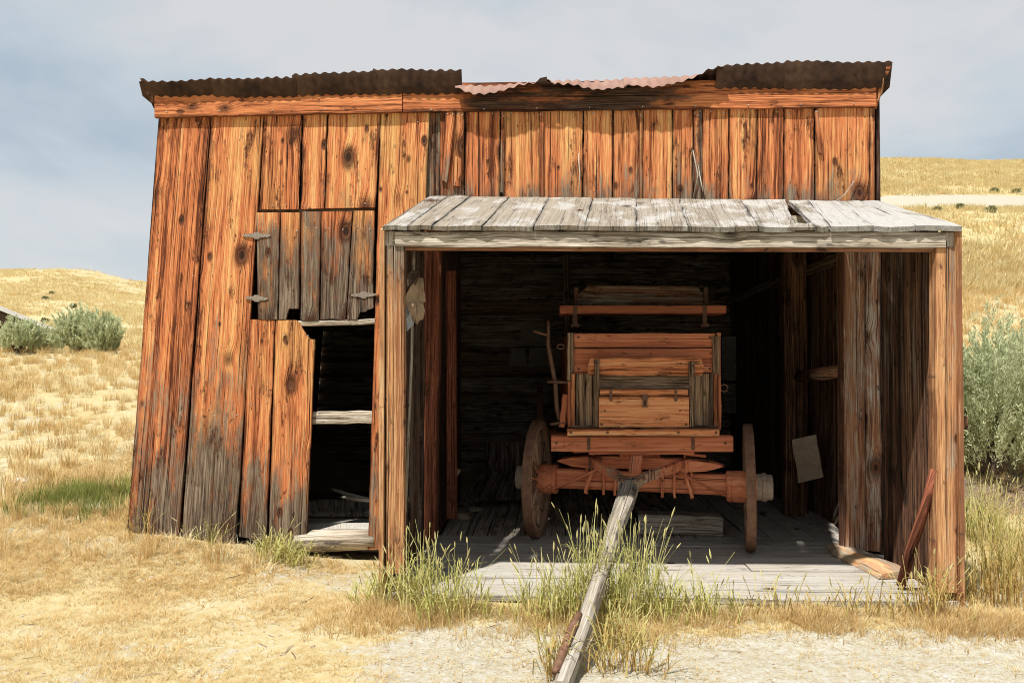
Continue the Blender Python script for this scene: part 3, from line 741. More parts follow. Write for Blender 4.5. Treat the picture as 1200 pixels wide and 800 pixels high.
for a in ((163, 252, 88, 86, 'e'), (247, 346, 84, 82, 'e'), (342, 441, 80, 78, 'e'), (437, 541, 75.5, 78.5, 'e'),
          (533, 637, 0, 0, 'mid'), (634, 735, 0, 0, 'mid'), (731, 848, 0, 0, 'mid'),
          (840, 925, 80, 75, 'e'), (921, 1046, 72.5, 76, 'e')):
    sheet(*a)
# torn lip that still sticks up, and the barge boards under both roof ends
V = [at(628, 97, 6.66), at(633, 91.5, 6.65), at(641, 90, 6.645), at(641, 95, 6.65), at(650, 98, 6.66), at(638, 99, 6.67)]
V += [p + Vector((0, .006, 0)) for p in V]
mesh_obj('torn_sheet_tab', V, [tuple(range(5, -1, -1)), tuple(range(6, 12))] + [(i, (i + 1) % 6, 6 + (i + 1) % 6, 6 + i) for i in range(6)], SHEET_BOT, roof)
def barge(pts, mat, t):
    V = [at(x, y, Y) for (x, y, Y) in pts]; n = len(V)
    V += [p + Vector((t, 0, 0)) for p in V]
    F = [tuple(range(n)), tuple(range(2 * n - 1, n - 1, -1))] + [(i, n + i, n + (i + 1) % n, (i + 1) % n) for i in range(n)]
    mesh_obj('barge_board', V, F, mat, roof, wc=[(p.y, p.x, p.z) for p in V])
barge([(164, 92, 6.70), (187, 142, 6.82), (200, 142, 7.4), (222, 138, 8.4), (222, 118, 8.4), (181, 104, 6.80)], DARKW, .03)
barge([(1044, 78, 6.70), (1027, 128, 6.82), (1010, 134, 7.4), (985, 138, 8.4), (985, 112, 8.4), (1028, 90, 6.80)], FASCIA, -.03)
plank('barge_tip', roof, POSTW, at(1029, 118, 6.77), at(1034, 110, 6.77), at(1036, 92, 6.72), at(1030, 92, 6.77), .02, nv=3, nu=1, side=Vector((0, -1, 0)), weather=.2)

# ------------------------------------------------------------------ porch
YBK = 6.79
floor = beam('porch_floor', barn, GREY, (-1.1, YP + .10, -.02), (2.75, YP + .10, -.02), .1, .14, (0, 1, 0), weather=.3)
yy = YP + .02; rows = []
while yy < 7.35:
    wd = random.choice((.20, .24, .27, .30)); rows.append((yy, min(yy + wd, 7.4))); yy += wd
for (a, b_) in rows:
    xs_ = [-1.10, 2.74] if random.random() < .5 else [-1.10, random.uniform(.4, 1.6), 2.74]
    for x0, x1 in zip(xs_[:-1], xs_[1:]):
        dz = random.uniform(-.006, .006)
        plank('floor_plank', floor, FLOORW, (x0 + .003, a + .004, FZ + dz), (x0 + .003, b_ - .004, FZ + dz), (x1 - .003, b_ - .004, FZ + dz + random.uniform(-.004, .004)), (x1 - .003, a + .004, FZ + dz), .035, nu=2, nv=8, weather=random.uniform(.1, .5), side=Vector((0, 0, 1)), jit=.004)
ifl = beam('inner_floor', barn, INNER, (-.9, 7.6, -.02), (2.65, 7.6, -.02), .1, .12, (0, 1, 0))
xx = -.95
while xx < 2.6:
    wd = random.uniform(.18, .28); x2 = min(xx + wd, 2.66)
    sk = -.12
    plank('floor_plank', ifl, FLOORW if xx > 1.2 else GREY, (xx + .004, 7.41, FZ - .004), (x2 - .004, 7.41, FZ - .004), (x2 - .004, YB - .1, FZ - .004), (xx + .004, YB - .1, FZ - .004), .03, nu=2, nv=8, weather=.6, side=Vector((0, 0, 1)), wob=.006)
    xx = x2
# left bay floor
lf = beam('left_bay_floor', barn, INNER, (-3.1, 7.2, .02), (-1.1, 7.2, .02), .1, .12, (0, 1, 0))
yy = 7.12
while yy < 9.2:
    plank('floor_plank', lf, FLOORW if yy < 7.6 else DARKW, (-3.1, yy, .16), (-3.1, yy + .22, .17), (-1.06, yy + .22, .16), (-1.06, yy, .17), .03, nv=5, weather=.4, side=Vector((0, 0, 1)))
    yy += .23
# porch posts, roof shade painted in as grey towards the top
def post(xs3, ytop, ybot, mats):
    for (x0, x1, Y, tt, mt_, wgt) in xs3:
        plank('porch_post', barn, mt_, at(x0, ybot, Y), at(x1, ybot, Y), at(x1 + .0, ytop, Y), at(x0, ytop, Y), tt, nu=2, nv=12, weather=wgt, side=Vector((0, -1, 0)), jit=.002)
post_shade = lambda u, v: -.1 + 1.1 * max(0, (v - .55) / .45)
post([(452.5, 461, 5.535, .09, POSTW, post_shade), (461.4, 473, 5.53, .09, POSTW, post_shade)], 288, 672, None)
post([(1096, 1109, 5.53, .09, POSTW, lambda u, v: .05 + .5 * max(0, v - .6)), (1109.4, 1122, 5.535, .09, POSTW, lambda u, v: .2 + .5 * v)], 289, 694, None)
plank('post_block', barn, GREY, at(451, 288, 5.54), at(462, 288, 5.54), at(462, 271, 5.54), at(451, 271, 5.54), .08, weather=.8, side=Vector((0, -1, 0)))
plank('post_block', barn, GREY, at(1109, 290, 5.54), at(1122, 290, 5.54), at(1122, 272, 5.54), at(1109, 272, 5.54), .08, weather=.8, side=Vector((0, -1, 0)))
plank('header_beam', barn, GREY, at(462.5, 289, 5.515), at(462.5, 272, 5.515), at(1108.5, 272, 5.515), at(1108.5, 290, 5.515), .09, nu=3, nv=16, weather=.3, side=Vector((0, -1, 0)), jit=.002)
beam('header_beam', barn, JAMBW, at(475, 291.5, 5.57), at(1095, 292.5, 5.57), .05, .03, (0, 1, 0))
# porch roof
proof = beam('porch_roof', barn, GREY, at(500, 258, 6.45), at(1045, 258, 6.45), .06, .07, (0, 1, 0))
ZRF = at(600, 265, 5.48).z; ZRB = at(600, 232, YBK).z
for xx in (-.95, .1, 1.2, 2.3):
    beam('rafter', proof, GREY, (xx, 5.6, ZRF - .055), (xx, YBK - .02, ZRB - .095), .05, .08, (1, 0, 0), weather=.3)
FX = [448, 477, 506, 565, 625, 685.5, 746, 806, 889, 935, 973, 1024, 1074, 1127.5]
BX = [503, 525, 551, 597, 643, 695, 745, 796, 868, 920, 947, 982, 1007, 1030]
for i in range(len(FX) - 1):
    f0, f1, b0, b1 = FX[i], FX[i + 1], BX[i], BX[i + 1]
    yf = 265 + (random.uniform(-.6, .8) if i > 6 else random.uniform(-.3, .3))
    if i == 9: b0 += 4; f0 += 21                       # the split that opens beside the slipped board
    yb_ = 230 + (f0 - 448) / 680 * 6
    fl, fr = at(f0 + .5, yf, 5.48), at(f1 - .5, yf + random.uniform(-.4, .4), 5.48)
    bl_, br_ = at(b0 + .4, yb_, YBK), at(b1 - .4, yb_, YBK)
    if i == 8: fr = at(f1 - 2, yf + .8, 5.48)
    plank('roof_board', proof, ROOFB, fl, fr, br_, bl_, .030 + .004 * (i > 6), nu=5, nv=10, weather=.08 + .75 * max(0, (i - 5.5) / 7), side=Vector((0, -.3, 1)), cup=random.uniform(-.006, .008), jit=.003, bot=jag(.008, 6), wob=.003 if i > 6 else .001)
plank('roof_board', proof, ROOFB, at(927, 266.5, 5.474), at(957, 266.2, 5.474), at(954, 261.5, 5.60), at(930, 262, 5.60), .02, nu=5, nv=3, weather=.4, side=Vector((0, -.3, 1)), jit=.004, top=jag(.03, 6))
# porch side walls (vertical boards, bright strip of the outer board at each corner)
pl = beam('porch_left_wall', barn, GREY, (-1.135, 5.65, 1.3), (-1.135, 6.75, 1.3), .03, .09, (1, 0, 0))
pr = beam('porch_right_wall', barn, DARKW, (2.80, 5.65, 1.25), (2.80, 6.7, 1.25), .03, .09, (1, 0, 0))
def zpr(y): return ZRF + (ZRB - ZRF) * (y - 5.48) / (YBK - 5.48) - .022
k = 5.50; first = True
xo = at(447.5, 400, 5.5).x
while k < 6.76:
    wd = random.uniform(.16, .24); k2 = min(k + wd, 6.77)
    X = xo + .012 + (k - 5.5) / 1.29 * .105
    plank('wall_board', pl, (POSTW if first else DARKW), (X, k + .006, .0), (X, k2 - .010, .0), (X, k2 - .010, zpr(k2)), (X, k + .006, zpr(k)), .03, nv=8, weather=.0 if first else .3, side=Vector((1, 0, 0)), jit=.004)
    k = k2; first = False
k = 5.50; first = True
xo2 = at(1127.5, 400, 5.5).x
while k < 6.59:
    wd = random.uniform(.15, .24); k2 = min(k + wd, 6.605)
    X = xo2 - (.025 if first else .062 + (k - 5.5) * .015)
    plank('wall_board', pr, (POSTW if first else DARKW), (X, k2 - .007, .0), (X, k + .004, .0), (X, k + .004, zpr(k) - .02 * first - .012 - .04 * (k - 5.48)), (X, k2 - .007, zpr(k2) - .02 * first - .012 - .04 * (k2 - 5.48)), .03, nv=8, weather=(lambda u, v: -1.1 + 2.3 * min(v, .55)) if not first else .1, side=Vector((-1, 0, 0)), jit=.005)  # browner foot: sunlight on the lower wall painted into the boards
    k = k2; first = False

# ------------------------------------------------------------------ wagon
DEL = R(13.5)
ax = Vector((math.cos(DEL), -math.sin(DEL), 0)); fw = Vector((-math.sin(DEL), -math.cos(DEL), 0)); UPV = Vector((0, 0, 1))
AC = Vector((.80, 7.15, .62)); G = .90; RW = .52
wagon = empty('wagon', (.8, 7.3, FZ), 'old red-brown farm wagon parked inside the open porch', 'wagon')
def wheel(c, axis, r, side, nsp=12):
    w_ = ring('wheel', wagon, WHEELW, c, axis, r - .088, r - .012, .066, 48, .1, .0012)
    tag(w_)
    ring('tyre', w_, IRON, c, axis, r - .012, r, .072, 48, 0, .0012)
    A = Vector(axis).normalized()
    o = A * side
    lathe('hub', w_, WPAINT, c, o, [(-.185, .09), (-.18, .120), (-.17, .130), (-.145, .131), (-.14, .126), (-.07, .134), (-.05, .130), (.05, .112), (.06, .112)], 18)
    lathe('hub_cap', w_, HUBGREY, c, o, [(.055, .108), (.10, .112), (.105, .118), (.135, .118), (.14, .106), (.185, .102), (.19, .078), (.165, .07), (.165, .01)], 18)
    a = UPV; b_ = A.cross(a)
    for i in range(nsp):
        q_ = 2 * math.pi * (i + .35) / nsp
        e = a * math.cos(q_) + b_ * math.sin(q_)
        tube('spoke', w_, WHEELW, [c + e * .085 + o * -.005, c + e * .2 + o * .004, c + e * (r * .7) + o * .012, c + e * (r - .07) + o * .012], [.026, .024, .018, .020], 7, .0, .05)
    return w_
wheel(AC - ax * G, Vector((math.cos(DEL - .05), -math.sin(DEL - .05), -.01)), RW, -1); wheel(AC + ax * G, Vector((math.cos(DEL - .035), -math.sin(DEL - .035), .012)), RW, 1)
RC = Vector((.80, 9.9, .72))
wheel(RC - Vector((G - .03, 0, 0)), Vector((1, 0, 0)), .62, -1, 14); wheel(RC + Vector((G - .03, 0, 0)), Vector((1, 0, 0)), .62, 1, 14)
beam('axle', wagon, WPAINT, AC - ax * .74 + UPV * .012, AC + ax * .74 + UPV * .012, .12, .168, (0, 1, 0), nv=8, jit=.001, bev=.015)
beam('rear_axle', wagon, WPAINT, RC - Vector((.76, 0, 0)), RC + Vector((.76, 0, 0)), .12, .18, (0, 1, 0))
beam('reach_pole', wagon, WPAINT, AC + UPV * .05, RC + UPV * .02, .08, .09)
def W(a, f, z): return AC + ax * a + fw * f + UPV * (z - AC.z)
# sand bolster with tapered ends, turning with the axle
for s in (-1, 1):
    V = []
    prof = [(.30, .745, .845), (.42, .735, .845), (.56, .745, .835), (.66, .775, .815), (.70, .79, .80)]
    for (a_, z0, z1) in prof:
        for (f_, z_) in ((.02, z0), (.02, z1), (.13, z1 - .006), (.13, z0 + .006)): V.append(W(s * a_, f_, z_))
    F = []
    for i in range(len(prof) - 1):
        for k in range(4):
            l = (k + 1) % 4; F.append((i * 4 + k, i * 4 + l, i * 4 + 4 + l, i * 4 + 4 + k))
    F += [(3, 2, 1, 0), (16, 17, 18, 19)]
    mesh_obj('sand_bolster_end', V, F, WPAINT, wagon, wc=[(p.z * 1.0, p.y, p.x) for p in V])
beam('sand_bolster', wagon, WPAINT, W(-.36, .07, .80), W(.36, .07, .80), .10, .10, (0, 1, 0))
beam('bolster', wagon, WPAINT, at(646, 519, 6.92), at(857, 519, 6.92), .14, .13, (0, 1, 0), nv=10, jit=.001, bev=.012)
beam('bolster_plate', wagon, WPAINT, at(690, 529, 6.93), at(812, 529, 6.93), .12, .035, (0, 1, 0))
beam('king_block', wagon, WPAINT, W(0, .05, .84), W(0, .05, .96), .34, .12, (1, 0, 0))
# hounds: two arms that close on the tongue
for s in (-1, 1):
    ctl = [(.36, -.05, .80), (.37, .10, .81), (.355, .20, .808), (.30, .31, .79), (.215, .41, .768), (.135, .48, .748), (.085, .55, .728), (.060, .63, .705), (.055, .70, .690)]
    pts = []
    for a0, a1 in zip(ctl[:-1], ctl[1:]): pts += [a0, tuple((p0_ + p1_) / 2 for p0_, p1_ in zip(a0, a1))]
    pts.append(ctl[-1])
    V, F = [], []
    for (a_, f_, z_) in pts:
        hw = .030 if f_ < .45 else .024
        for (da, dz) in ((-hw, -.034), (hw, -.034), (hw, .034), (-hw, .034)): V.append(W(s * a_ + da * s, f_, z_ + dz))
    for i in range(len(pts) - 1):
        for k in range(4):
            l = (k + 1) % 4; F.append((i * 4 + k, i * 4 + l, i * 4 + 4 + l, i * 4 + 4 + k))
    F += [(3, 2, 1, 0), tuple(len(V) - 4 + k for k in range(4))]
    o = mesh_obj('hound', V, F, WPAINT, wagon, wc=[(p.x, p.z, p.y) for p in V], wx=[.9 * float(sstep(.25, .5, pts[k_ // 4][1])) for k_ in range(len(V))])
    # iron collar where the hound meets the bolster, brace rods and hanging clips
    beam('hound_collar', o, IRON if s < 0 else WPAINT, W(s * .36, .10, .735), W(s * .36, .10, .84), .11, .10, ax)
    tube('brace_rod', wagon, WPAINT, [W(s * .34, .17, .745), W(s * .42, .17, .70), W(s * .70, .10, .56), W(s * .74, .08, .545)], .011, 7)
    for da in (.20, .30, .44):
        beam('axle_clip', wagon, WPAINT, W(s * da, .085, .735), W(s * da, .085, .515), .022, .022, ax)
    beam('strap_iron', wagon, WPAINT, W(s * .385, .12, .74), W(s * .45, .14, .53), .03, .012, ax)
    tube('stake_iron', wagon, WPAINT, [W(s * .38, .09, .80), W(s * .385, .09, .875), W(s * .42, .09, .882), W(s * .56, .09, .872)], .012, 7)
# tongue
ton = mesh_pts = None
V, F, WC = [], [], []
st = [(.55, .672, .070), (.60, .664, .074), (.66, .648, .074), (.9, .585, .066), (1.3, .475, .053), (1.7, .37, .048), (2.1, .265, .045), (2.5, .16, .042), (2.9, .065, .040), (3.15, .03, .036)]
for i, (f_, z_, hw) in enumerate(st):
    jx, jz = random.gauss(0, .004), random.gauss(0, .003)
    hh_ = .044
    for (da, dz) in ((-hw, -hh_), (hw, -hh_), (hw, hh_ - .022), (hw - .022, hh_), (-hw + .022, hh_), (-hw, hh_ - .022)):
        V.append(W(da + jx, f_, z_ + .03 + dz + jz)); WC.append((3.3 + da + dz, dz, 7.7 + f_))
for i in range(len(st) - 1):
    for k in range(6):
        l = (k + 1) % 6; F.append((i * 6 + k, i * 6 + l, i * 6 + 6 + l, i * 6 + 6 + k))
F += [(5, 4, 3, 2, 1, 0), tuple(len(V) - 6 + k for k in range(6))]
ton = mesh_obj('tongue', V, F, TONGUE, wagon, WC, [.1] * len(V))
beam('tongue_band', ton, IRON, W(-.11, .62, .748), W(.11, .62, .748), .05, .014, fw)
beam('tongue_block', ton, WPAINT, W(0, .30, .73), W(0, .22, .86), .10, .05, ax, weather=.3)
tube('tongue_iron', ton, IRON, [W(-.03, 2.50, .235), W(-.035, 2.62, .215), W(-.04, 2.78, .175), W(-.045, 3.05, .105)], [.018, .026, .026, .02], 9)
# wagon box
BXL, BXR = at(666, 440, 6.95).x, at(845, 440, 6.95).x
ZB0, ZB1 = at(700, 503, 6.95).z, at(700, 390, 6.95).z
box = beam('box', wagon, WPAINT, (BXL + .05, 6.98, ZB0 - .03), (BXR - .05, 6.98, ZB0 - .03), .08, .05, (0, 1, 0))
for s, X in ((-1, BXL), (1, BXR)):
    for (z0, z1) in ((ZB0, ZB0 + .40), (ZB0 + .405, ZB1)):
        plank('side_board', box, WPAINT, (X, 6.96, z0), (X, 10.5, z0), (X, 10.5, z1), (X, 6.96, z1), .03, nv=6, weather=.0, side=Vector((s, 0, 0)))
plank('box_bottom', box, WGREY, (BXL, 6.98, ZB0 + .02), (BXR, 6.98, ZB0 + .02), (BXR, 10.5, ZB0 + .02), (BXL, 10.5, ZB0 + .02), .03, side=Vector((0, 0, 1)))
plank('end_gate', box, WPAINT, (BXL, 10.5, ZB0), (BXR, 10.5, ZB0), (BXR, 10.5, ZB1), (BXL, 10.5, ZB1), .03, side=Vector((0, -1, 0)))
def wp(name, x0, x1, y0, y1, Y, mat, t=.025, wgt=0.0, parent=box, **k):
    """upright wagon board; x0..x1, y0 (bottom)..y1 (top)"""
    return plank(name, parent, mat, at(x0, y0, Y), at(x1, y0, Y), at(x1, y1, Y), at(x0, y1, Y), t, weather=wgt, side=Vector((0, -1, 0)), jit=k.pop('jit', .0015), nv=k.pop('nv', 5), **k)
def hp(name, x0, x1, y0, y1, Y, mat, t=.025, wgt=0.0, parent=box, **k):
    """level wagon board (grain runs across)"""
    return plank(name, parent, mat, at(x0, y0, Y), at(x0, y1, Y), at(x1, y1, Y), at(x1, y0, Y), t, weather=wgt, side=Vector((0, -1, 0)), jit=k.pop('jit', .0015), nv=k.pop('nv', 8), **k)
hp('front_board', 672, 838, 407, 390.5, 6.95, WPAINT, wgt=-.1); hp('front_board', 672, 838, 438, 408.3, 6.95, WPAINT, wgt=-.1)
wp('corner_stake', 665, 668.5, 446, 390, 6.93, WGREY, .05, .2); wp('corner_stake', 669, 673, 437, 390, 6.925, WGREY, .04, .0)
wp('corner_stake', 835, 839, 439, 394, 6.925, WGREY, .04, .0); wp('corner_stake', 839.3, 843.5, 439, 394, 6.93, WGREY, .05, .2)
wp('corner_stake', 665.5, 669, 500, 447, 6.93, WPAINT, .05, .2); wp('corner_stake', 841, 845, 500, 440, 6.93, WPAINT, .05, .2)
for (a, b_, mt_, g_) in ((669.5, 674, WBOX, -.2), (675, 677.5, WGREY, .8), (678, 685.5, WGREY, .25), (686, 694, WGREY, -.25), (694.5, 698, WGREY, .7),
                         (814, 823.5, WGREY, -.35), (824, 831, WGREY, .2), (831.5, 835.5, WGREY, .8), (836.5, 840.5, WBOX, -.2)):
    wp('front_slat', a, b_, 500, 438, 6.90 if mt_ is WBOX else 6.915, mt_, .03, g_)
hp('front_rail', 669, 841, 501.8, 498.5, 6.885, WGREY, .04, .6)
hp('recess_board', 700, 810, 456, 438, 6.90, WGREY, .03, .9)
tb = hp('tool_box', 702, 807.5, 501, 464, 6.74, WBOX, .16, -.15)
hp('lid', 703, 806.5, 463, 456, 6.73, WBOX, .17, -.2, parent=tb)
wp('hasp', 753, 759, 477, 462, 6.722, IRON, .008, 0, parent=tb); wp('hasp_slot', 755, 757, 475, 469, 6.7195, SHEET_BOT, .003, parent=tb)
for x in (709, 797): NAILS and wp('bolt', x - 1, x + 1, 482, 480, 6.735, IRON, .01, parent=tb)
fb = hp('foot_rest', 688, 826, 440, 418.5, 6.80, WBOX, .035, .12, nu=3, bot=lambda u: .045 * abs(u - .35), top=lambda u: -.06 * abs(u - .4))
wp('foot_rest_upright', 696.5, 702.5, 500, 421, 6.77, WGREY, .03, .5); wp('foot_rest_upright', 808, 814.5, 500, 424, 6.77, WGREY, .03, .5)
hp('step_board', 665, 843, 511, 502.5, 6.70, WBOX, .18, -.25)
# seat
seat = hp('seat', 656, 851, 367.5, 358, 7.45, WPAINT, .40, .1, parent=wagon)
plank('seat_back', seat, JAMBW, at(675, 357, 7.85), at(675, 333.5, 7.85), at(831, 336, 7.85), at(831, 358, 7.85), .025, nu=6, nv=14, weather=.4, side=Vector((0, -1, 0)),
      jit=0.0, bot=lambda u: max(0, u - .4) * .22, top=lambda u: -max(0, u - .4) * .22)
for (x, xa) in ((674, 676), (826, 829)):
    wp('seat_iron', x - 2.5, x + 2.5, 380, 358, 7.44, IRON, .02, parent=seat); wp('seat_iron', x - 1, x + 3.5, 357, 337, 7.80, IRON, .02, parent=seat)
    hp('seat_foot', x - 5, x + 5, 383, 379.5, 7.44, IRON, .3, parent=seat)
tube('brake_lever', wagon, IRON, [at(642.5, 376, 7.05), at(642.5, 404, 7.05), at(647, 430, 7.05), at(651, 450, 7.05), at(652.5, 478, 7.05), at(656, 492, 7.05)], [.014, .017, .019, .02, .02, .02], 8)
tube('brake_handle', wagon, IRON, [at(625, 388, 7.03), at(641, 392.5, 7.05)], .012, 7)
tube('brake_rod', wagon, IRON, [at(641, 447, 7.02), at(668, 448, 7.0)], .012, 7); tube('brake_rod', wagon, IRON, [at(645, 497, 7.0), at(668, 494, 7.0)], .014, 7)
beam('brake_block', wagon, WPAINT, at(658, 500, 7.02), at(663, 462, 7.02), .05, .06)
for (x, y) in ((657, 406), (848.5, 454.5)):
    c = at(x, y, 6.98); pts = [c + Vector((.03 * math.cos(a), 0, .03 * math.sin(a) * (.6 if x < 700 else 1))) for a in np.linspace(0, 6.28, 15)]
    tube('ring_bolt', wagon, IRON, pts, .006, 6)

for (x, y, Y) in ((669, 506.5, 6.70), (839, 506.5, 6.70), (712, 506.5, 6.70), (795, 506.5, 6.70), (652, 519, 6.85), (850, 519, 6.85), (690, 521, 6.85), (812, 521, 6.85),
                  (678, 395, 6.948), (832, 395, 6.948), (678, 432, 6.948), (832, 432, 6.948), (700, 426, 6.768), (811, 429, 6.768), (705, 497, 6.738), (804, 497, 6.738)):
    lathe('bolt_head', wagon, IRON, at(x, y, Y), (0, -1, 0), [(-.006, .011), (.004, .011), (.009, .007)], 8)
for x in (690, 812):
    wp('strap_iron', x - 2, x + 2, 527, 511, 6.846, IRON, .006, parent=wagon)
for x in (716, 792):
    wp('lid_strap', x - 1.6, x + 1.6, 470, 456.5, 6.726, IRON, .006, parent=tb)

# ------------------------------------------------------------------ loose things in and round the barn
# leaning pole, split slab, prop stones
p = tube('leaning_pole', None, BROWNW, [floor_at(1056, 685, FZ + .03), at(1067, 645, 5.70), at(1081, 603, 5.62), at(1095, 550, 5.55)], [.033, .034, .032, .027], 10, .06, .0)
tag(p, 'brown peeled pole leaning against the right porch post', 'pole')
V = []
A0, A1 = floor_at(980, 643, FZ), floor_at(1055, 678, FZ)
d_ = (A1 - A0).normalized(); s_ = Vector((-d_.y, d_.x, 0)); ns = 10; ring_ = []
WC = []
for i in range(ns + 1):
    u_ = i / ns; c = A0.lerp(A1, u_); wd = .07 + .085 * math.sin(min(1, u_ * 1.5 + .15) * math.pi * .55) + random.uniform(-.012, .012); h_ = .048 + .015 * math.sin(u_ * 3) + random.uniform(-.006, .006)
    for (a_, b_) in ((-1, 0.01), (-.85, .7), (-.3, 1.0), (.35, .95), (.9, .5), (1, 0.01)):
        V.append(c + s_ * (a_ * wd) + UPV * (b_ * h_ + .004)); WC.append((5.1 + a_ * wd, b_ * .1, 2.2 + u_ * .7))
F = [(i * 6 + k, i * 6 + (k + 1) % 6, i * 6 + 6 + (k + 1) % 6, i * 6 + 6 + k) for i in range(ns) for k in range(6)] + [(5, 4, 3, 2, 1, 0), tuple(ns * 6 + k for k in range(6))]
tag(mesh_obj('split_log', V, F, POSTW, None, WC, [.75] * len(V), False), 'split log slab lying on the sunlit porch floor', 'log')
def rock(name, c, r, label, cat='stone', mat=STONE, group=None, sq=.6, seed=0):
    import bmesh
    bm = bmesh.new(); bmesh.ops.create_icosphere(bm, subdivisions=2, radius=1)
    c = Vector(c); V = []
    for v_ in bm.verts:
        k_ = 1 + .35 * mnoise.noise(v_.co * 1.3 + Vector((seed, 0, 0)))
        V.append(c + Vector((v_.co.x * r * k_, v_.co.y * r * k_, (v_.co.z * sq * k_ + sq * .6) * r)))
    F = [tuple(l.vert.index for l in f.loops) for f in bm.faces]
    bm.verts.index_update(); bm.free()
    o = mesh_obj(name, V, F, mat, None); return tag(o, label, cat, group)
# hanging scraps at the left post
def scrap(name, outline, Y, mat, label, cat, fold=.02, t=.006, rot=0.0):
    V = []; n = len(outline); cx = sum(p_[0] for p_ in outline) / n; cy = sum(p_[1] for p_ in outline) / n
    rings = 4; F = []
    for s in (0, 1):
        for r_ in range(rings):
            k_ = 1 - r_ / rings
            for (x, y) in outline:
                xx, yy = cx + (x - cx) * k_, cy + (y - cy) * k_
                dy = fold * (math.sin((x - cx) * .35 + y * .06) * k_ + .6 * math.sin(yy * .22)) + s * t + rot * (xx - cx)
                V.append(at(xx, yy, Y + dy))
        V.append(at(cx, cy, Y + s * t))
    W_ = rings * n + 1
    for s in (0, 1):
        o_ = s * W_
        for r_ in range(rings - 1):
            for i in range(n):
                j = (i + 1) % n; F.append((o_ + r_ * n + i, o_ + r_ * n + j, o_ + (r_ + 1) * n + j, o_ + (r_ + 1) * n + i))
        for i in range(n): F.append((o_ + (rings - 1) * n + i, o_ + (rings - 1) * n + (i + 1) % n, o_ + W_ - 1))
    F += [(i, W_ + i, W_ + (i + 1) % n, (i + 1) % n) for i in range(n)]
    return tag(mesh_obj(name, V, F, mat, None), label, cat)
scrap('torn_paper', [(487, 330), (491, 325), (496, 326), (497, 340), (499, 353), (496, 356), (498, 364), (496, 374), (491, 376), (489, 381), (486, 378), (483, 372), (478, 364), (474, 352), (477, 343), (482, 334)], 5.86, PAPER, 'tan torn paper hanging beside the left porch post', 'paper', rot=.004)
scrap('torn_felt', [(478, 321), (484, 316), (491, 318), (492, 324), (489, 331), (485, 338), (477, 344), (474, 339), (477, 332)], 5.84, PAPERD, 'dark brown felt rag above the torn tan paper', 'rag')
scrap('crumpled_sheet', [(471, 352), (474, 353), (480, 366), (485, 379), (484, 381), (477, 388), (472, 391), (470, 385)], 5.80, TIN, 'grey crumpled sheet poking from behind the left porch post', 'sheet', fold=.012)
tag(tube('lath_strip', None, GREY, [at(485.5, 289, 5.90), at(485, 305, 5.91), at(484, 330, 5.9), at(482, 420, 5.92), at(478, 520, 5.95), at(475, 600, 5.95)], [.012, .011, .010, .012, .011, .010], 7, .1), 'thin pale lath hanging along the left porch wall', 'lath')
# tilted fibre board on the right inner wall
pb = plank('hanging_board', None, CARD, at(935, 566, 8.0), at(964, 559, 7.85), at(956, 509, 7.85), at(928, 515, 8.0), .02, nu=3, nv=4, side=Vector((-1, -1, 0)))
tag(pb, 'tilted tan board hung on the dark right inner wall', 'board')
# timber block under the wagon
pb = beam('timber_block', None, GREY, floor_at(748, 622, FZ) + UPV * .085, floor_at(846, 625, FZ) + UPV * .085, .22, .17, (0, 1, 0), weather=.4); tag(pb, 'squared grey timber lying under the wagon axle', 'timber')
# leaning boards on the left inside
tag(plank('standing_panel', None, DARKW, at(568, 556, 9.3), at(640, 556, 9.3), at(640, 517, 9.45), at(568, 518, 9.45), .03, weather=.8, side=Vector((0, -1, 0))), 'dim grey panel standing behind the left wagon wheel', 'panel')
tag(plank('slanted_panel', None, DARKW, at(556, 583, 8.75), at(646, 583, 8.75), at(646, 552, 9.2), at(572, 552, 9.2), .03, weather=.6, side=Vector((0, -1, .3))), 'slanted dim board low behind the left wagon wheel', 'board')
for i, (x, y, r_, lb) in enumerate(((541, 607, .10, 'flat pale stone on the floor by the left inner post'), (524, 604, .07, 'small stone at the foot of the left inner post'), (556, 598, .08, 'dim stone behind the flat pale stone'))):
    rock('floor_stone', floor_at(x, y, FZ), r_, lb, 'stone', CARD if i == 0 else HUBGREY, None, .35, i * 3.1)
tag(scrap('dangling_rag', [(530, 540), (534, 538), (536, 548), (540, 551), (536, 558), (533, 568), (530, 570), (529, 556)], 7.65, PAPER, 'pale torn rag dangling at the inner left post', 'rag'))
for i, (x0, y0, x1, y1, r_) in enumerate(((974, 612, 990, 572, .016), (978, 616, 986, 590, .012))):
    tag(tube('stick', None, GREY, [floor_at(x0, y0, FZ + .01), at((x0 + x1) / 2 + 1, (y0 + y1) / 2, 7.6), at(x1, y1, 7.35)], [r_, r_, r_ * .7], 6, .1, .2), ('long dead stick leaning against the right jamb' if i == 0 else 'short dead stick beside the longer one at the right jamb'), 'stick')
for i, (x0, y0, x1, y1, wd, lb) in enumerate(((885, 597, 985, 633, .13, 'loose floor plank behind the right wagon wheel'), (925, 592, 1000, 628, .10, 'loose plank along the right inner wall'), (676, 618, 706, 619, .07, 'short loose board behind the tall grass under the wagon'))):
    a, b_ = floor_at(x0, y0, FZ + .03), floor_at(x1, y1, FZ + .03); d_ = (b_ - a).normalized(); s_ = Vector((-d_.y, d_.x, 0)) * wd
    tag(plank('loose_plank', None, FLOORW, a, a + s_, b_ + s_, b_, .03, weather=.3, side=UPV), lb, 'plank')
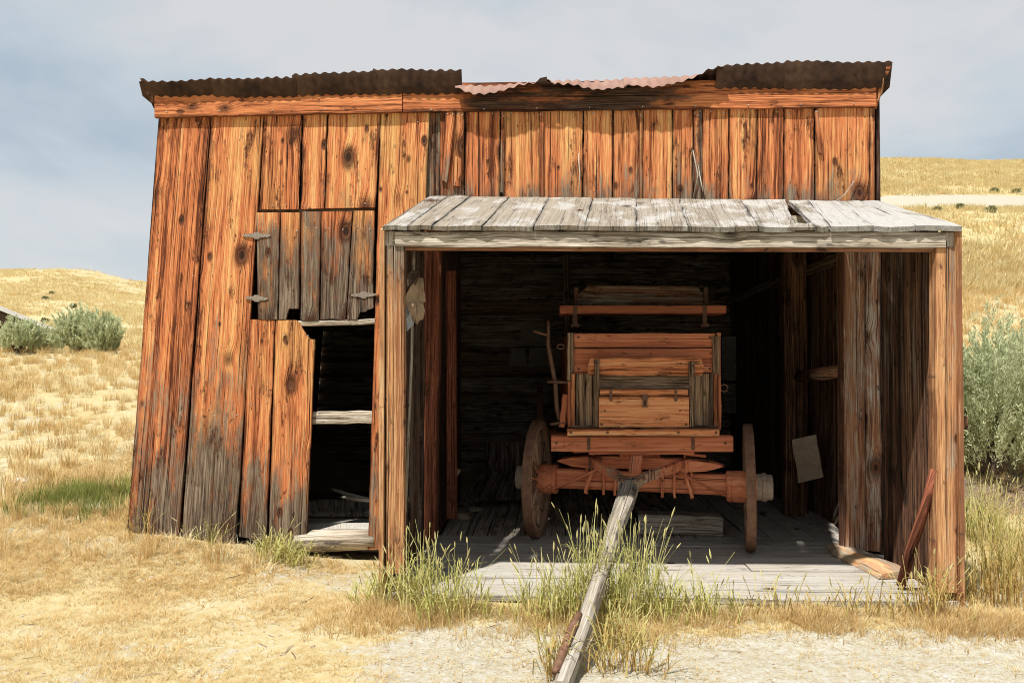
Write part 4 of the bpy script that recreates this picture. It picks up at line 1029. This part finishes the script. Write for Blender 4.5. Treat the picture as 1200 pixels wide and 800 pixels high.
# litter of boards in the left bay
for i, (x0, y0, x1, y1, Y, lb) in enumerate(((390, 573, 432, 585, 7.9, 'splintered lath lying on the boards inside the small doorway'), (400, 582, 436, 586, 7.7, 'short lath under the splintered one in the small doorway'))):
    tag(tube('lath', None, GREY, [at(x0, y0, Y), at((x0 + x1) / 2, (y0 + y1) / 2 + 1, Y - .1), at(x1, y1, Y - .2)], [.014, .02, .018], 6, .1, .3), lb, 'lath')
tag(plank('stacked_board', None, GREY, at(352, 600, 7.9), at(440, 600, 7.9), at(440, 584, 8.3), at(352, 586, 8.3), .05, weather=.4, side=UPV), 'wide dim board on the floor inside the small doorway', 'board')
# corrugated panels on the back wall right of the wagon
for i, (x0, x1, y0, y1, lb) in enumerate(((846, 865, 446, 394, 'upper left ribbed panel in the dark behind the wagon'), (866, 884, 447, 394, 'upper right ribbed panel in the dark behind the wagon'), (847, 866, 484, 449, 'lower left ribbed panel in the dark behind the wagon'), (867, 886, 483, 449, 'lower right ribbed panel in the dark behind the wagon'))):
    Y = 11.9; V, F = [], []; nr = 26
    for s in (0, 1):
        for r_ in range(nr + 1):
            yy = y0 + (y1 - y0) * r_ / nr
            for x in (x0, x1): V.append(at(x, yy, Y + (.012 if r_ % 2 else 0) + s * .01))
    for s in (0, 1):
        for r_ in range(nr): o_ = s * 2 * (nr + 1) + r_ * 2; F.append((o_, o_ + 1, o_ + 3, o_ + 2))
    tag(mesh_obj('ribbed_panel', V, F, DIMPANEL, None), lb, 'panel')
for i, (x0, x1, y0, y1, lb) in enumerate(((608, 640, 405, 383, 'dim grey sheet hung highest behind the brake lever'), (596, 618, 428, 408, 'dim grey sheet on the back wall left of the brake lever'), (619, 660, 430, 407, 'wide dim grey sheet on the back wall behind the brake lever'))):
    tag(plank('wall_sheet', None, DIMPANEL, at(x0, y0, 12.1), at(x1, y0, 12.1), at(x1 - 2, y1, 12.1), at(x0 + 3, y1, 12.1), .02, nu=2, nv=3, side=Vector((0, -1, 0)), jit=.01), lb, 'sheet')

rock('white_rock', (at(24, 543, 8.3).x, 8.3, gz(at(24, 543, 8.3).x, 8.3) - .02), .075, 'white rock lying in the dry grass on the far left', seed=2.2)

# ------------------------------------------------------------------ grass
def tuft_mesh(name, n, h, spread, width, mat, lean=.5, seg=2, seed=0):
    r = np.random.default_rng(seed); V, F, A = [], [], []
    for i in range(n):
        a = r.uniform(0, 6.283); d0 = spread * math.sqrt(r.random()) * .6; hh = h * r.uniform(.45, 1.0); ln = lean * r.uniform(.1, 1.0) * hh
        a2 = a + r.normal(0, .7); wd = width * r.uniform(.6, 1.2); c = np.array([math.cos(a) * d0, math.sin(a) * d0, -.02]); sd_ = np.array([-math.sin(a2 + r.normal(0, .8)), math.cos(a2), 0])
        i0 = len(V); at_ = r.random() * .5
        for k in range(seg + 1):
            s = k / seg; p_ = c + np.array([math.cos(a2) * ln * s * s, math.sin(a2) * ln * s * s, hh * s * (1 - .15 * s)])
            if k < seg: V += [p_ - sd_ * wd * (1 - s * .6) / 2, p_ + sd_ * wd * (1 - s * .6) / 2]; A += [at_, at_]
            else: V.append(p_); A.append(at_)
        for k in range(seg - 1): F.append((i0 + 2 * k, i0 + 2 * k + 1, i0 + 2 * k + 3, i0 + 2 * k + 2))
        F.append((i0 + 2 * seg - 2, i0 + 2 * seg - 1, i0 + 2 * seg))
    me_ = bpy.data.meshes.new(name); me_.from_pydata([tuple(p_) for p_ in V], [], F)
    at2 = me_.attributes.new('wx', 'FLOAT', 'POINT'); at2.data.foreach_set('value', np.array(A, np.float32))
    me_.materials.append(mat)
    return bpy.data.objects.new(name, me_)
def scatter(name, pts, scales, sources, label, cat, flat=1.0):
    me_ = bpy.data.meshes.new(name); me_.from_pydata([tuple(p_) for p_ in pts], [], [])
    a = me_.attributes.new('sc', 'FLOAT', 'POINT'); a.data.foreach_set('value', np.asarray(scales, np.float32))
    o = bpy.data.objects.new(name, me_); COL.objects.link(o); tag(o, label, cat, kind='stuff')
    ng = bpy.data.node_groups.new(name + '_nodes', 'GeometryNodeTree')
    ng.interface.new_socket('Geometry', in_out='INPUT', socket_type='NodeSocketGeometry'); ng.interface.new_socket('Geometry', in_out='OUTPUT', socket_type='NodeSocketGeometry')
    gi, go = ng.nodes.new('NodeGroupInput'), ng.nodes.new('NodeGroupOutput')
    j = ng.nodes.new('GeometryNodeGeometryToInstance')
    inst = ng.nodes.new('GeometryNodeInstanceOnPoints'); inst.inputs['Pick Instance'].default_value = True
    for s in reversed(sources):
        oi = ng.nodes.new('GeometryNodeObjectInfo'); oi.inputs['Object'].default_value = s
        ng.links.new(oi.outputs['Geometry'], j.inputs[0])
    ng.links.new(gi.outputs[0], inst.inputs['Points']); ng.links.new(j.outputs[0], inst.inputs['Instance'])
    ri = ng.nodes.new('FunctionNodeRandomValue'); ri.data_type = 'INT'; ri.inputs[4].default_value = 0; ri.inputs[5].default_value = len(sources) - 1
    ng.links.new(ri.outputs[2], inst.inputs['Instance Index'])
    rv = ng.nodes.new('FunctionNodeRandomValue'); rv.data_type = 'FLOAT'; rv.inputs[2].default_value = 0; rv.inputs[3].default_value = 6.283; rv.inputs['Seed'].default_value = 7
    cx = ng.nodes.new('ShaderNodeCombineXYZ'); ng.links.new(rv.outputs[1], cx.inputs[2])
    ng.links.new(cx.outputs[0], inst.inputs['Rotation'])
    na_ = ng.nodes.new('GeometryNodeInputNamedAttribute'); na_.data_type = 'FLOAT'; na_.inputs['Name'].default_value = 'sc'
    cs = ng.nodes.new('ShaderNodeCombineXYZ')
    for i in range(3): ng.links.new(na_.outputs[0], cs.inputs[i])
    ng.links.new(cs.outputs[0], inst.inputs['Scale'])
    ng.links.new(inst.outputs[0], go.inputs[0])
    md = o.modifiers.new('scatter', 'NODES'); md.node_group = ng
    return o
def outside(x, y):
    b_ = (x > -3.42) & (x < 2.78) & (y > 6.76) & (y < 12.6)
    p_ = (x > -1.12) & (x < 2.78) & (y > 5.48) & (y < 12.6)
    return ~(b_ | p_)
def vis(x, y, m=1.5):
    u_ = (x + m * np.sign(x) * -1) / y
    return (x / y > -.86) & (x / y < .82)
# near mat
n_ = 90000
x = rng.uniform(-5.2, 5.2, n_); y = rng.uniform(3.7, 9.5, n_)
dens = (1 - bare_mask(x, y) * .93) * (1 - soil_mask(x, y) * .9) * (.10 + 1.1 * sstep(-.30, .35, vnoise(x, y, .55, 31) + .8 * vnoise(x, y, 1.6, 37)))
k_ = outside(x, y) & vis(x, y) & (rng.random(n_) < dens)
x, y = x[k_], y[k_]
sc = (.45 + 1.0 * rng.random(len(x)) ** 2) * (1 + .7 * vnoise(x, y, 1.2, 32)) * (.75 + .5 * sstep(5.2, 7.5, np.abs(x) + y * .3))
src = [tuft_mesh('straw_tuft', 18, .085, .08, .0052, STRAW, 1.5, 2, s) for s in range(3)] + [tuft_mesh('pale_tuft', 18, .060, .09, .0048, STRAWP, 2.2, 2, 40 + s) for s in range(3)]
scatter('dry_grass', np.stack([x, y, ground_z(x, y)], -1), sc, src, 'short golden dry grass covering the ground round the barn', 'grass')
n_ = 5200
x = rng.uniform(-1.5, 3.6, n_); y = rng.normal(5.24, .12, n_)
k_ = outside(x, y) & (y < 5.49) & (rng.random(n_) < .08 + .9 * sstep(-.3, .3, vnoise(x, y, .35, 38))); x, y = x[k_], y[k_]
srcd = [tuft_mesh('dry_tuft', 20, .13, .08, .0045, STRAW, .9, 2, 140 + s) for s in range(3)] + [tuft_mesh('dry_tuft', 18, .10, .09, .0045, STRAWP, 1.3, 2, 150)]
scatter('porch_grass', np.stack([x, y, ground_z(x, y)], -1), .45 + .75 * rng.random(len(x)), srcd, 'orange dry grass matted along the front edge of the porch', 'grass')
# thin litter on the worn track
n_ = 16000
x = rng.uniform(-2, 4.2, n_); y = rng.uniform(3.7, 5.4, n_); k_ = vis(x, y) & (rng.random(n_) < .55)
x, y = x[k_], y[k_]
srcl = [tuft_mesh('litter', 9, .03, .09, .004, STRAWP, 3.0, 2, 60 + s) for s in range(2)] + [tuft_mesh('litter', 8, .035, .08, .004, STRAW, 2.5, 2, 70 + s) for s in range(2)]
scatter('straw_litter', np.stack([x, y, ground_z(x, y)], -1), .7 + .6 * rng.random(len(x)), srcl, 'sparse straw litter on the pale worn track before the porch', 'straw')
# taller bunch grass on the banks
n_ = 20000
x = rng.uniform(-22, 20, n_); y = rng.uniform(6.2, 26, n_)
k_ = outside(x, y) & vis(x, y) & ((x / y < -.34) | (x / y > .27)) & (rng.random(n_) < (.35 + 1.2 * (vnoise(x, y, 1.4, 33) + .5)) * (1 - soil_mask(x, y)))
x, y = x[k_], y[k_]
srcb = [tuft_mesh('bunch_tuft', 46, .30, .15, .008, STRAW, .55, 2, 80 + s) for s in range(4)] + [tuft_mesh('bunch_tuft', 40, .2, .2, .008, STRAWP, 1.0, 2, 90 + s) for s in range(2)]
scatter('bunch_grass', np.stack([x, y, ground_z(x, y)], -1), (.5 + .7 * rng.random(len(x))) * (1 + .8 * vnoise(x, y, 3, 34)) * (.75 + .25 * sstep(8, 14, y)), srcb, 'golden bunch grass on the banks either side of the barn', 'grass')
# far hillsides
n_ = 95000
r_ = rng.random(n_); y = 22 + 100 * r_ ** 1.1; th = rng.uniform(-1.0, .95, n_); x = th * y
rd = bare_mask(x, y)
k_ = ((th < -.28) | (th > .24)) & (rng.random(n_) < (.10 + 1.5 * sstep(-.25, .25, vnoise(x, y, 4, 35) + .7 * vnoise(x, y, 11, 36))) * (1 - rd))
x, y = x[k_], y[k_]
srcf = [tuft_mesh('hill_tuft', 26, .34, .5, .05, HILLS, 1.0, 1, 100 + s) for s in range(4)] + [tuft_mesh('hill_tuft', 26, .34, .6, .05, STRAW, 1.0, 1, 110)]
scatter('hill_grass', np.stack([x, y, ground_z(x, y)], -1), .6 + .8 * rng.random(len(x)), srcf, 'dry tufted grass covering the far golden hillsides', 'grass')
# green grass on the left bank
n_ = 900
x = rng.uniform(-5.0, -3.35, n_); y = rng.uniform(7.0, 8.4, n_)
g_ = np.exp(-(((x + 4.35) / .5) ** 2 + ((y - 7.75) / .35) ** 2) * 1.2)
k_ = (rng.random(n_) < g_ * 1.2); x, y = x[k_], y[k_]
srcg = [tuft_mesh('green_tuft', 40, .22, .1, .006, GREENG, .6, 2, 120 + s) for s in range(3)]
scatter('green_grass', np.stack([x, y, ground_z(x, y)], -1), .6 + .6 * rng.random(len(x)), srcg, 'patch of fresh green grass on the bank left of the barn', 'grass')

def pebble(seed):
    import bmesh
    bm = bmesh.new(); bmesh.ops.create_icosphere(bm, subdivisions=1, radius=1)
    for v_ in bm.verts:
        k2 = 1 + .4 * mnoise.noise(v_.co * 1.1 + Vector((seed, 0, 0))); v_.co = Vector((v_.co.x * k2, v_.co.y * k2 * .8, v_.co.z * k2 * .55))
    me_ = bpy.data.meshes.new('pebble'); bm.to_mesh(me_); bm.free(); me_.materials.append(STONE if seed % 2 else CARD)
    return bpy.data.objects.new('pebble', me_)
n_ = 5200
x = rng.uniform(-5, 4.6, n_); y = rng.uniform(3.7, 8.0, n_)
k_ = outside(x, y) & vis(x, y) & (rng.random(n_) < .12 + .7 * bare_mask(x, y)); x, y = x[k_], y[k_]
scatter('pebbles', np.stack([x, y, ground_z(x, y) + .002], -1), .004 + .014 * rng.random(len(x)) ** 3, [pebble(i) for i in range(5)], 'small pale pebbles strewn over the worn ground', 'pebbles')

def twig(seed):
    r2 = random.Random(seed); pts = [(x_ * .05, r2.uniform(-.012, .012), .006 + r2.uniform(0, .006)) for x_ in range(-2, 3)]
    V, F, WC = tube_geo(pts, [.003, .005, .005, .004, .002], 5, .2, r2)
    me_ = bpy.data.meshes.new('twig'); me_.from_pydata([tuple(p_) for p_ in V], [], F); me_.materials.append(BARK if seed % 2 else CARD)
    return bpy.data.objects.new('twig', me_)
n_ = 170
x = rng.uniform(-5, 4.6, n_); y = rng.uniform(3.8, 7.5, n_); k_ = outside(x, y); x, y = x[k_], y[k_]
scatter('twigs', np.stack([x, y, ground_z(x, y) + .004], -1), .25 + .65 * rng.random(len(x)) ** 2, [twig(i) for i in range(5)], 'small dead twigs and wood scraps strewn in the dry grass', 'twigs')

# tall green clumps with seed heads: each one a plant
def clump(px, py, Y, wpx, hpx, n, label, dry=.25, seed=0):
    r = np.random.default_rng(seed); c = at(px, py, Y); base = Vector((c.x, Y, gz(c.x, Y)))
    Wd = wpx / FPX * Y; H = hpx / FPX * Y
    root = empty('grass_clump', base, label, 'grass clump', 'tall green grass clumps before the porch')
    V, F, A, V2, F2, A2 = [], [], [], [], [], []
    for i in range(int(n * .56)):
        dx = r.normal(0, .30) * Wd; dx = max(-Wd * .55, min(Wd * .55, dx)); dy = r.normal(0, .07)
        h = H * r.uniform(.45, 1.0) * (1 - .55 * (abs(dx) / (Wd * .55)) ** 1.6); ln = np.array([r.normal(dx * .3, .085), r.normal(0, .08)]); wd = .0035 * r.uniform(.7, 1.6)
        if i % 5 == 0: h = min(H, h * 1.2)
        a = r.uniform(0, 6.28); sd_ = np.array([math.cos(a), math.sin(a) * .5, 0]); i0 = len(V); col_ = r.random() * (.5 if r.random() > dry else 1.0); dead = r.random() < .28
        b0 = np.array([base.x + dx, base.y + dy, gz(base.x + dx, base.y + dy) - .02])
        P = []
        for k in range(5):
            s = k / 4; p_ = b0 + np.array([ln[0] * s ** 2, ln[1] * s ** 2, h * s]); P.append(p_)
            w_ = wd * (1 - .7 * s)
            V += [p_ - sd_ * w_, p_ + sd_ * w_]; A += [.93 if dead else min(.98, .05 + .55 * s + .35 * col_)] * 2
        for k in range(4): F.append((i0 + 2 * k, i0 + 2 * k + 1, i0 + 2 * k + 3, i0 + 2 * k + 2))
        # leaf blades
        for lf_ in range(2):
            s0 = r.uniform(.1, .6); p0 = b0 + np.array([ln[0] * s0 ** 2, ln[1] * s0 ** 2, h * s0]); aa = r.uniform(0, 6.28); L_ = r.uniform(.06, .16); i1 = len(V)
            e_ = np.array([math.cos(aa), math.sin(aa), 0]); s2 = np.array([-math.sin(aa), math.cos(aa), 0]) * .003
            V += [p0 - s2, p0 + s2, p0 + e_ * L_ * .35 + np.array([0, 0, L_ * .75]) - s2, p0 + e_ * L_ * .35 + np.array([0, 0, L_ * .75]) + s2, p0 + e_ * L_ * .85 + np.array([0, 0, L_ * .8])]
            F += [(i1, i1 + 1, i1 + 3, i1 + 2), (i1 + 2, i1 + 3, i1 + 4)]; A += [min(.98, .10 + .45 * s0 + .4 * col_)] * 5
        if r.random() < .42 and h > H * .35:
            tip, pr_ = P[-1], P[-2]; dd = tip - pr_; dd /= np.linalg.norm(dd); i2 = len(V2); hl = r.uniform(.03, .06); rr = r.uniform(.004, .0065)
            for (s, q_) in ((-.3, .3), (.1, 1.0), (.6, .8), (1.0, .1)):
                for kk in range(4):
                    V2.append(tip + dd * hl * s + np.array([math.cos(kk * 1.571), math.sin(kk * 1.571), 0]) * rr * q_); A2.append(r.random() * .5)
            for k in range(3):
                for kk in range(4): F2.append((i2 + k * 4 + kk, i2 + k * 4 + (kk + 1) % 4, i2 + k * 4 + 4 + (kk + 1) % 4, i2 + k * 4 + 4 + kk))
    b_o = mesh_obj('blades', V, F, CLUMPD if dry > .45 else CLUMPG, root, wx=A); b_o['kind'] = 'stuff'
    if V2: mesh_obj('seed_heads', V2, F2, SEED, root, wx=A2)['kind'] = 'stuff'
clump(462, 668, 5.42, 95, 70, 150, 'tall green grass clump hiding the foot of the left porch post', seed=1)
clump(492, 690, 5.35, 60, 110, 90, 'green grass with the highest stems right of the left porch post', seed=2)
clump(530, 708, 5.25, 75, 90, 150, 'bushy green grass clump at the left end of the porch floor', seed=3)
clump(640, 715, 5.22, 90, 90, 170, 'low green grass clump left of the wagon tongue', seed=4)
clump(692, 712, 5.25, 70, 135, 230, 'tallest green grass clump touching the left side of the wagon tongue', seed=5)
clump(742, 708, 5.3, 85, 125, 260, 'dense tall green grass clump on the right side of the wagon tongue', seed=6)
clump(785, 710, 5.28, 70, 65, 80, 'shorter green grass clump right of the dense one by the tongue', .4, seed=7)
clump(835, 715, 5.25, 60, 75, 70, 'thin green grass clump at the middle of the sunlit porch edge', .4, seed=8)
clump(915, 715, 5.36, 110, 50, 45, 'sparse yellowing grass along the right half of the porch edge', .6, seed=9)
clump(1010, 718, 5.36, 100, 50, 60, 'yellow green grass below the split log at the porch edge', .6, seed=10)
clump(1085, 722, 5.38, 70, 75, 120, 'yellow green grass clump at the foot of the right porch post', .5, seed=11)
clump(322, 652, 6.55, 50, 45, 110, 'small green grass clump at the foot of the broken plank door', .3, seed=12)
clump(345, 655, 6.5, 45, 40, 80, 'low green grass beside the sill of the small doorway', .3, seed=13)
clump(237, 640, 6.6, 40, 45, 30, 'few green stems under the second plank of the barn', .3, seed=14)
clump(163, 622, 6.65, 26, 75, 26, 'few tall stems at the left corner of the barn', .6, seed=15)
clump(1172, 735, 5.6, 70, 150, 170, 'tall yellow green grass right of the porch corner', .6, seed=16)
clump(1205, 690, 6.0, 80, 130, 200, 'tall grass at the right edge behind the porch corner grass', .5, seed=17)
clump(1150, 640, 7.2, 60, 90, 200, 'green grass in the shade below the big sagebrush', .45, seed=18)
clump(735, 800, 4.5, 90, 90, 110, 'dry yellow grass right of the wagon tongue tip', .95, seed=19)
clump(650, 800, 4.4, 40, 90, 60, 'few dry stems left of the wagon tongue tip', .95, seed=20)
clump(715, 745, 4.9, 60, 70, 80, 'yellowing grass under the middle of the wagon tongue', .8, seed=21)

# ------------------------------------------------------------------ shrubs
def shrub(name, px, Y, wpx, hpx, nspr, label, cat, group, mat=SAGE, leaf=.030, base=None, seed=0, upright=1.0, leaves=46, tall=1.0):
    r = np.random.default_rng(seed); X = at(px, 400, Y).x; b = Vector((X, Y, gz(X, Y) if base is None else base))
    Wd = wpx / FPX * Y / 2; H = hpx / FPX * Y
    root = empty(name, b, label, cat, group)
    SV, SF, SW = [], [], []
    V, F, A = [], [], []
    for k in range(9):
        a = r.uniform(0, 6.28); e_ = np.array([math.cos(a), math.sin(a), 0]); tip = e_ * Wd * r.uniform(.3, .75) + np.array([0, 0, H * r.uniform(.4, .7)])
        P = [np.array(b) + tip * s + np.array([0, 0, -.05 + .05 * math.sin(s * 3)]) + e_ * .08 * Wd * math.sin(s * 5) for s in (0, .35, .7, 1)]
        v_, f_, w_ = tube_geo(P, [.05 * H, .035 * H, .02 * H, .008 * H], 6, .15)
        o_ = len(SV); SV += v_; SF += [tuple(i + o_ for i in f) for f in f_]
    for k in range(nspr):
        a = r.uniform(0, 6.28); q_ = math.sqrt(r.random()); lob = 1 + .30 * math.sin(a * 3 + seed) + .22 * math.sin(a * 7 + seed * 2)
        rad = q_ * Wd * lob; top = H * (1 - (.55 - .22 * tall) * q_ ** 2) * r.uniform(.62, 1.08) * (1 + .14 * math.sin(a * 5 + q_ * 9 + seed))
        z0 = top * r.uniform(.10, .72) if q_ > .45 else top * r.uniform(.3, .65)
        p0 = np.array(b) + np.array([math.cos(a) * rad * .82, math.sin(a) * rad * .82, z0]); L_ = H * r.uniform(.22, .46)
        d_ = np.array([math.cos(a) * q_ * .55, math.sin(a) * q_ * .55, upright]) + r.normal(0, .16, 3); d_ /= np.linalg.norm(d_)
        cc = r.random() * .55 
        for l in range(leaves):
            s = r.random(); c = p0 + d_ * L_ * s + r.normal(0, .008 + .022 * H * (1 - s) * .6, 3)
            e_ = d_ * r.uniform(.9, 1.6) + r.normal(0, .5, 3); e_ /= np.linalg.norm(e_); sd_ = np.cross(e_, r.normal(0, 1, 3)); sd_ /= np.linalg.norm(sd_) + 1e-6
            lf = leaf * r.uniform(.6, 1.3); i0 = len(V)
            V += [c - sd_ * lf * .16, c + sd_ * lf * .16, c + e_ * lf + sd_ * lf * .10, c + e_ * lf - sd_ * lf * .10]; F.append((i0, i0 + 1, i0 + 2, i0 + 3)); A += [min(.54, cc * .7 + .2 * r.random())] * 4
    mesh_obj('stems', SV, SF, BARK, root)
    mesh_obj('foliage', V, F, mat, root, wx=A)
GS = 'sagebrush bushes round the barn'
shrub('sagebrush', 1160, 9.0, 132, 176, 700, 'big pale green sagebrush right of the porch', 'sagebrush', GS, leaf=.040, seed=1, leaves=75)
shrub('sagebrush', 1232, 9.6, 120, 165, 460, 'pale sagebrush cut by the right edge behind the big one', 'sagebrush', GS, leaf=.040, seed=2, leaves=70)
shrub('sagebrush', 91, 19.5, 36, 54, 260, 'rounded upright sagebrush in the middle of the left bank', 'sagebrush', GS, leaf=.075, seed=3, leaves=40)
shrub('sagebrush', 122, 19.0, 28, 54, 220, 'upright sagebrush nearest the barn on the left bank', 'sagebrush', GS, leaf=.075, seed=4, leaves=40)
shrub('sagebrush', 22, 19.0, 48, 44, 200, 'ragged sagebrush at the left edge hiding the distant cabin', 'sagebrush', GS, leaf=.075, seed=5, leaves=40)
shrub('sagebrush', 52, 20.0, 34, 26, 120, 'low sagebrush between the ragged and the rounded ones', 'sagebrush', GS, leaf=.075, seed=6, leaves=40)
GH = 'dark shrubs on the far hillsides'
for i, (px, py, Y, wd, hp_, lb) in enumerate(((60, 358, 80, 6, 5, 'highest dark shrub on the left hillside'), (53, 365, 74, 8, 7, 'dark round shrub below the highest one on the left hillside'), (53, 378, 62, 8, 10, 'dark upright shrub just above the cabin roof'), (86, 368, 70, 7, 7, 'dark shrub above the rounded sagebrush'), (153, 404, 52, 10, 6, 'low dark shrub beside the left wall of the barn'),
                                              (1100, 250, 48, 12, 9, 'brownish shrub just right of the porch roof on the hill'), (1127, 249, 49, 8, 8, 'small shrub below the pale road on the right hill'), (1163, 254, 47, 14, 10, 'widest dark shrub below the pale road on the right hill'), (1167, 235, 60, 10, 8, 'dark shrub standing above the pale road'), (1193, 236, 60, 12, 8, 'dark shrub above the pale road at the right edge'))):
    X = at(px, py, Y).x
    shrub('hill_shrub', px, Y, wd * .55, hp_ * .5, 40, lb, 'shrub', GH, mat=SAGED, leaf=.17, seed=20 + i, upright=.6, leaves=26, tall=0)

# ------------------------------------------------------------------ distant cabin
CY = 40.0
pk, ev = at(-62, 339, CY), at(73, 388, CY)
cab = empty('cabin', (pk.x, CY, gz(pk.x, CY)), 'distant cabin with a white metal roof behind the left sagebrush', 'cabin')
e2 = Vector((pk.x, CY, 0)).normalized(); e1 = Vector((e2.y, -e2.x, 0))
half = (ev - pk).dot(e1); drop = pk.z - ev.z
def K(a, d, z): return Vector((pk.x, pk.y, 0)) + e1 * a + e2 * d + UPV * z
g0 = gz(pk.x, CY) - .8; zw = pk.z - drop * .93 - .06
V = [K(a, d, z) for d in (0, 6) for (a, z) in ((-half * .93, g0), (half * .93, g0), (half * .93, zw), (0, pk.z - .06), (-half * .93, zw))]
mesh_obj('wall', V, [(0, 1, 2, 3, 4), (9, 8, 7, 6, 5), (1, 6, 7, 2), (0, 4, 9, 5), (0, 5, 6, 1)], CABINW, cab)
for s in (-1, 1):
    V = [K(s * half, -.4, ev.z), K(0, -.4, pk.z), K(0, 6.4, pk.z), K(s * half, 6.4, ev.z)]
    V += [v_ + UPV * .24 for v_ in V]
    mesh_obj('roof_slope', V, [(3, 2, 1, 0), (4, 5, 6, 7), (0, 1, 5, 4), (1, 2, 6, 5), (2, 3, 7, 6), (3, 0, 4, 7)], WHITEROOF, cab)
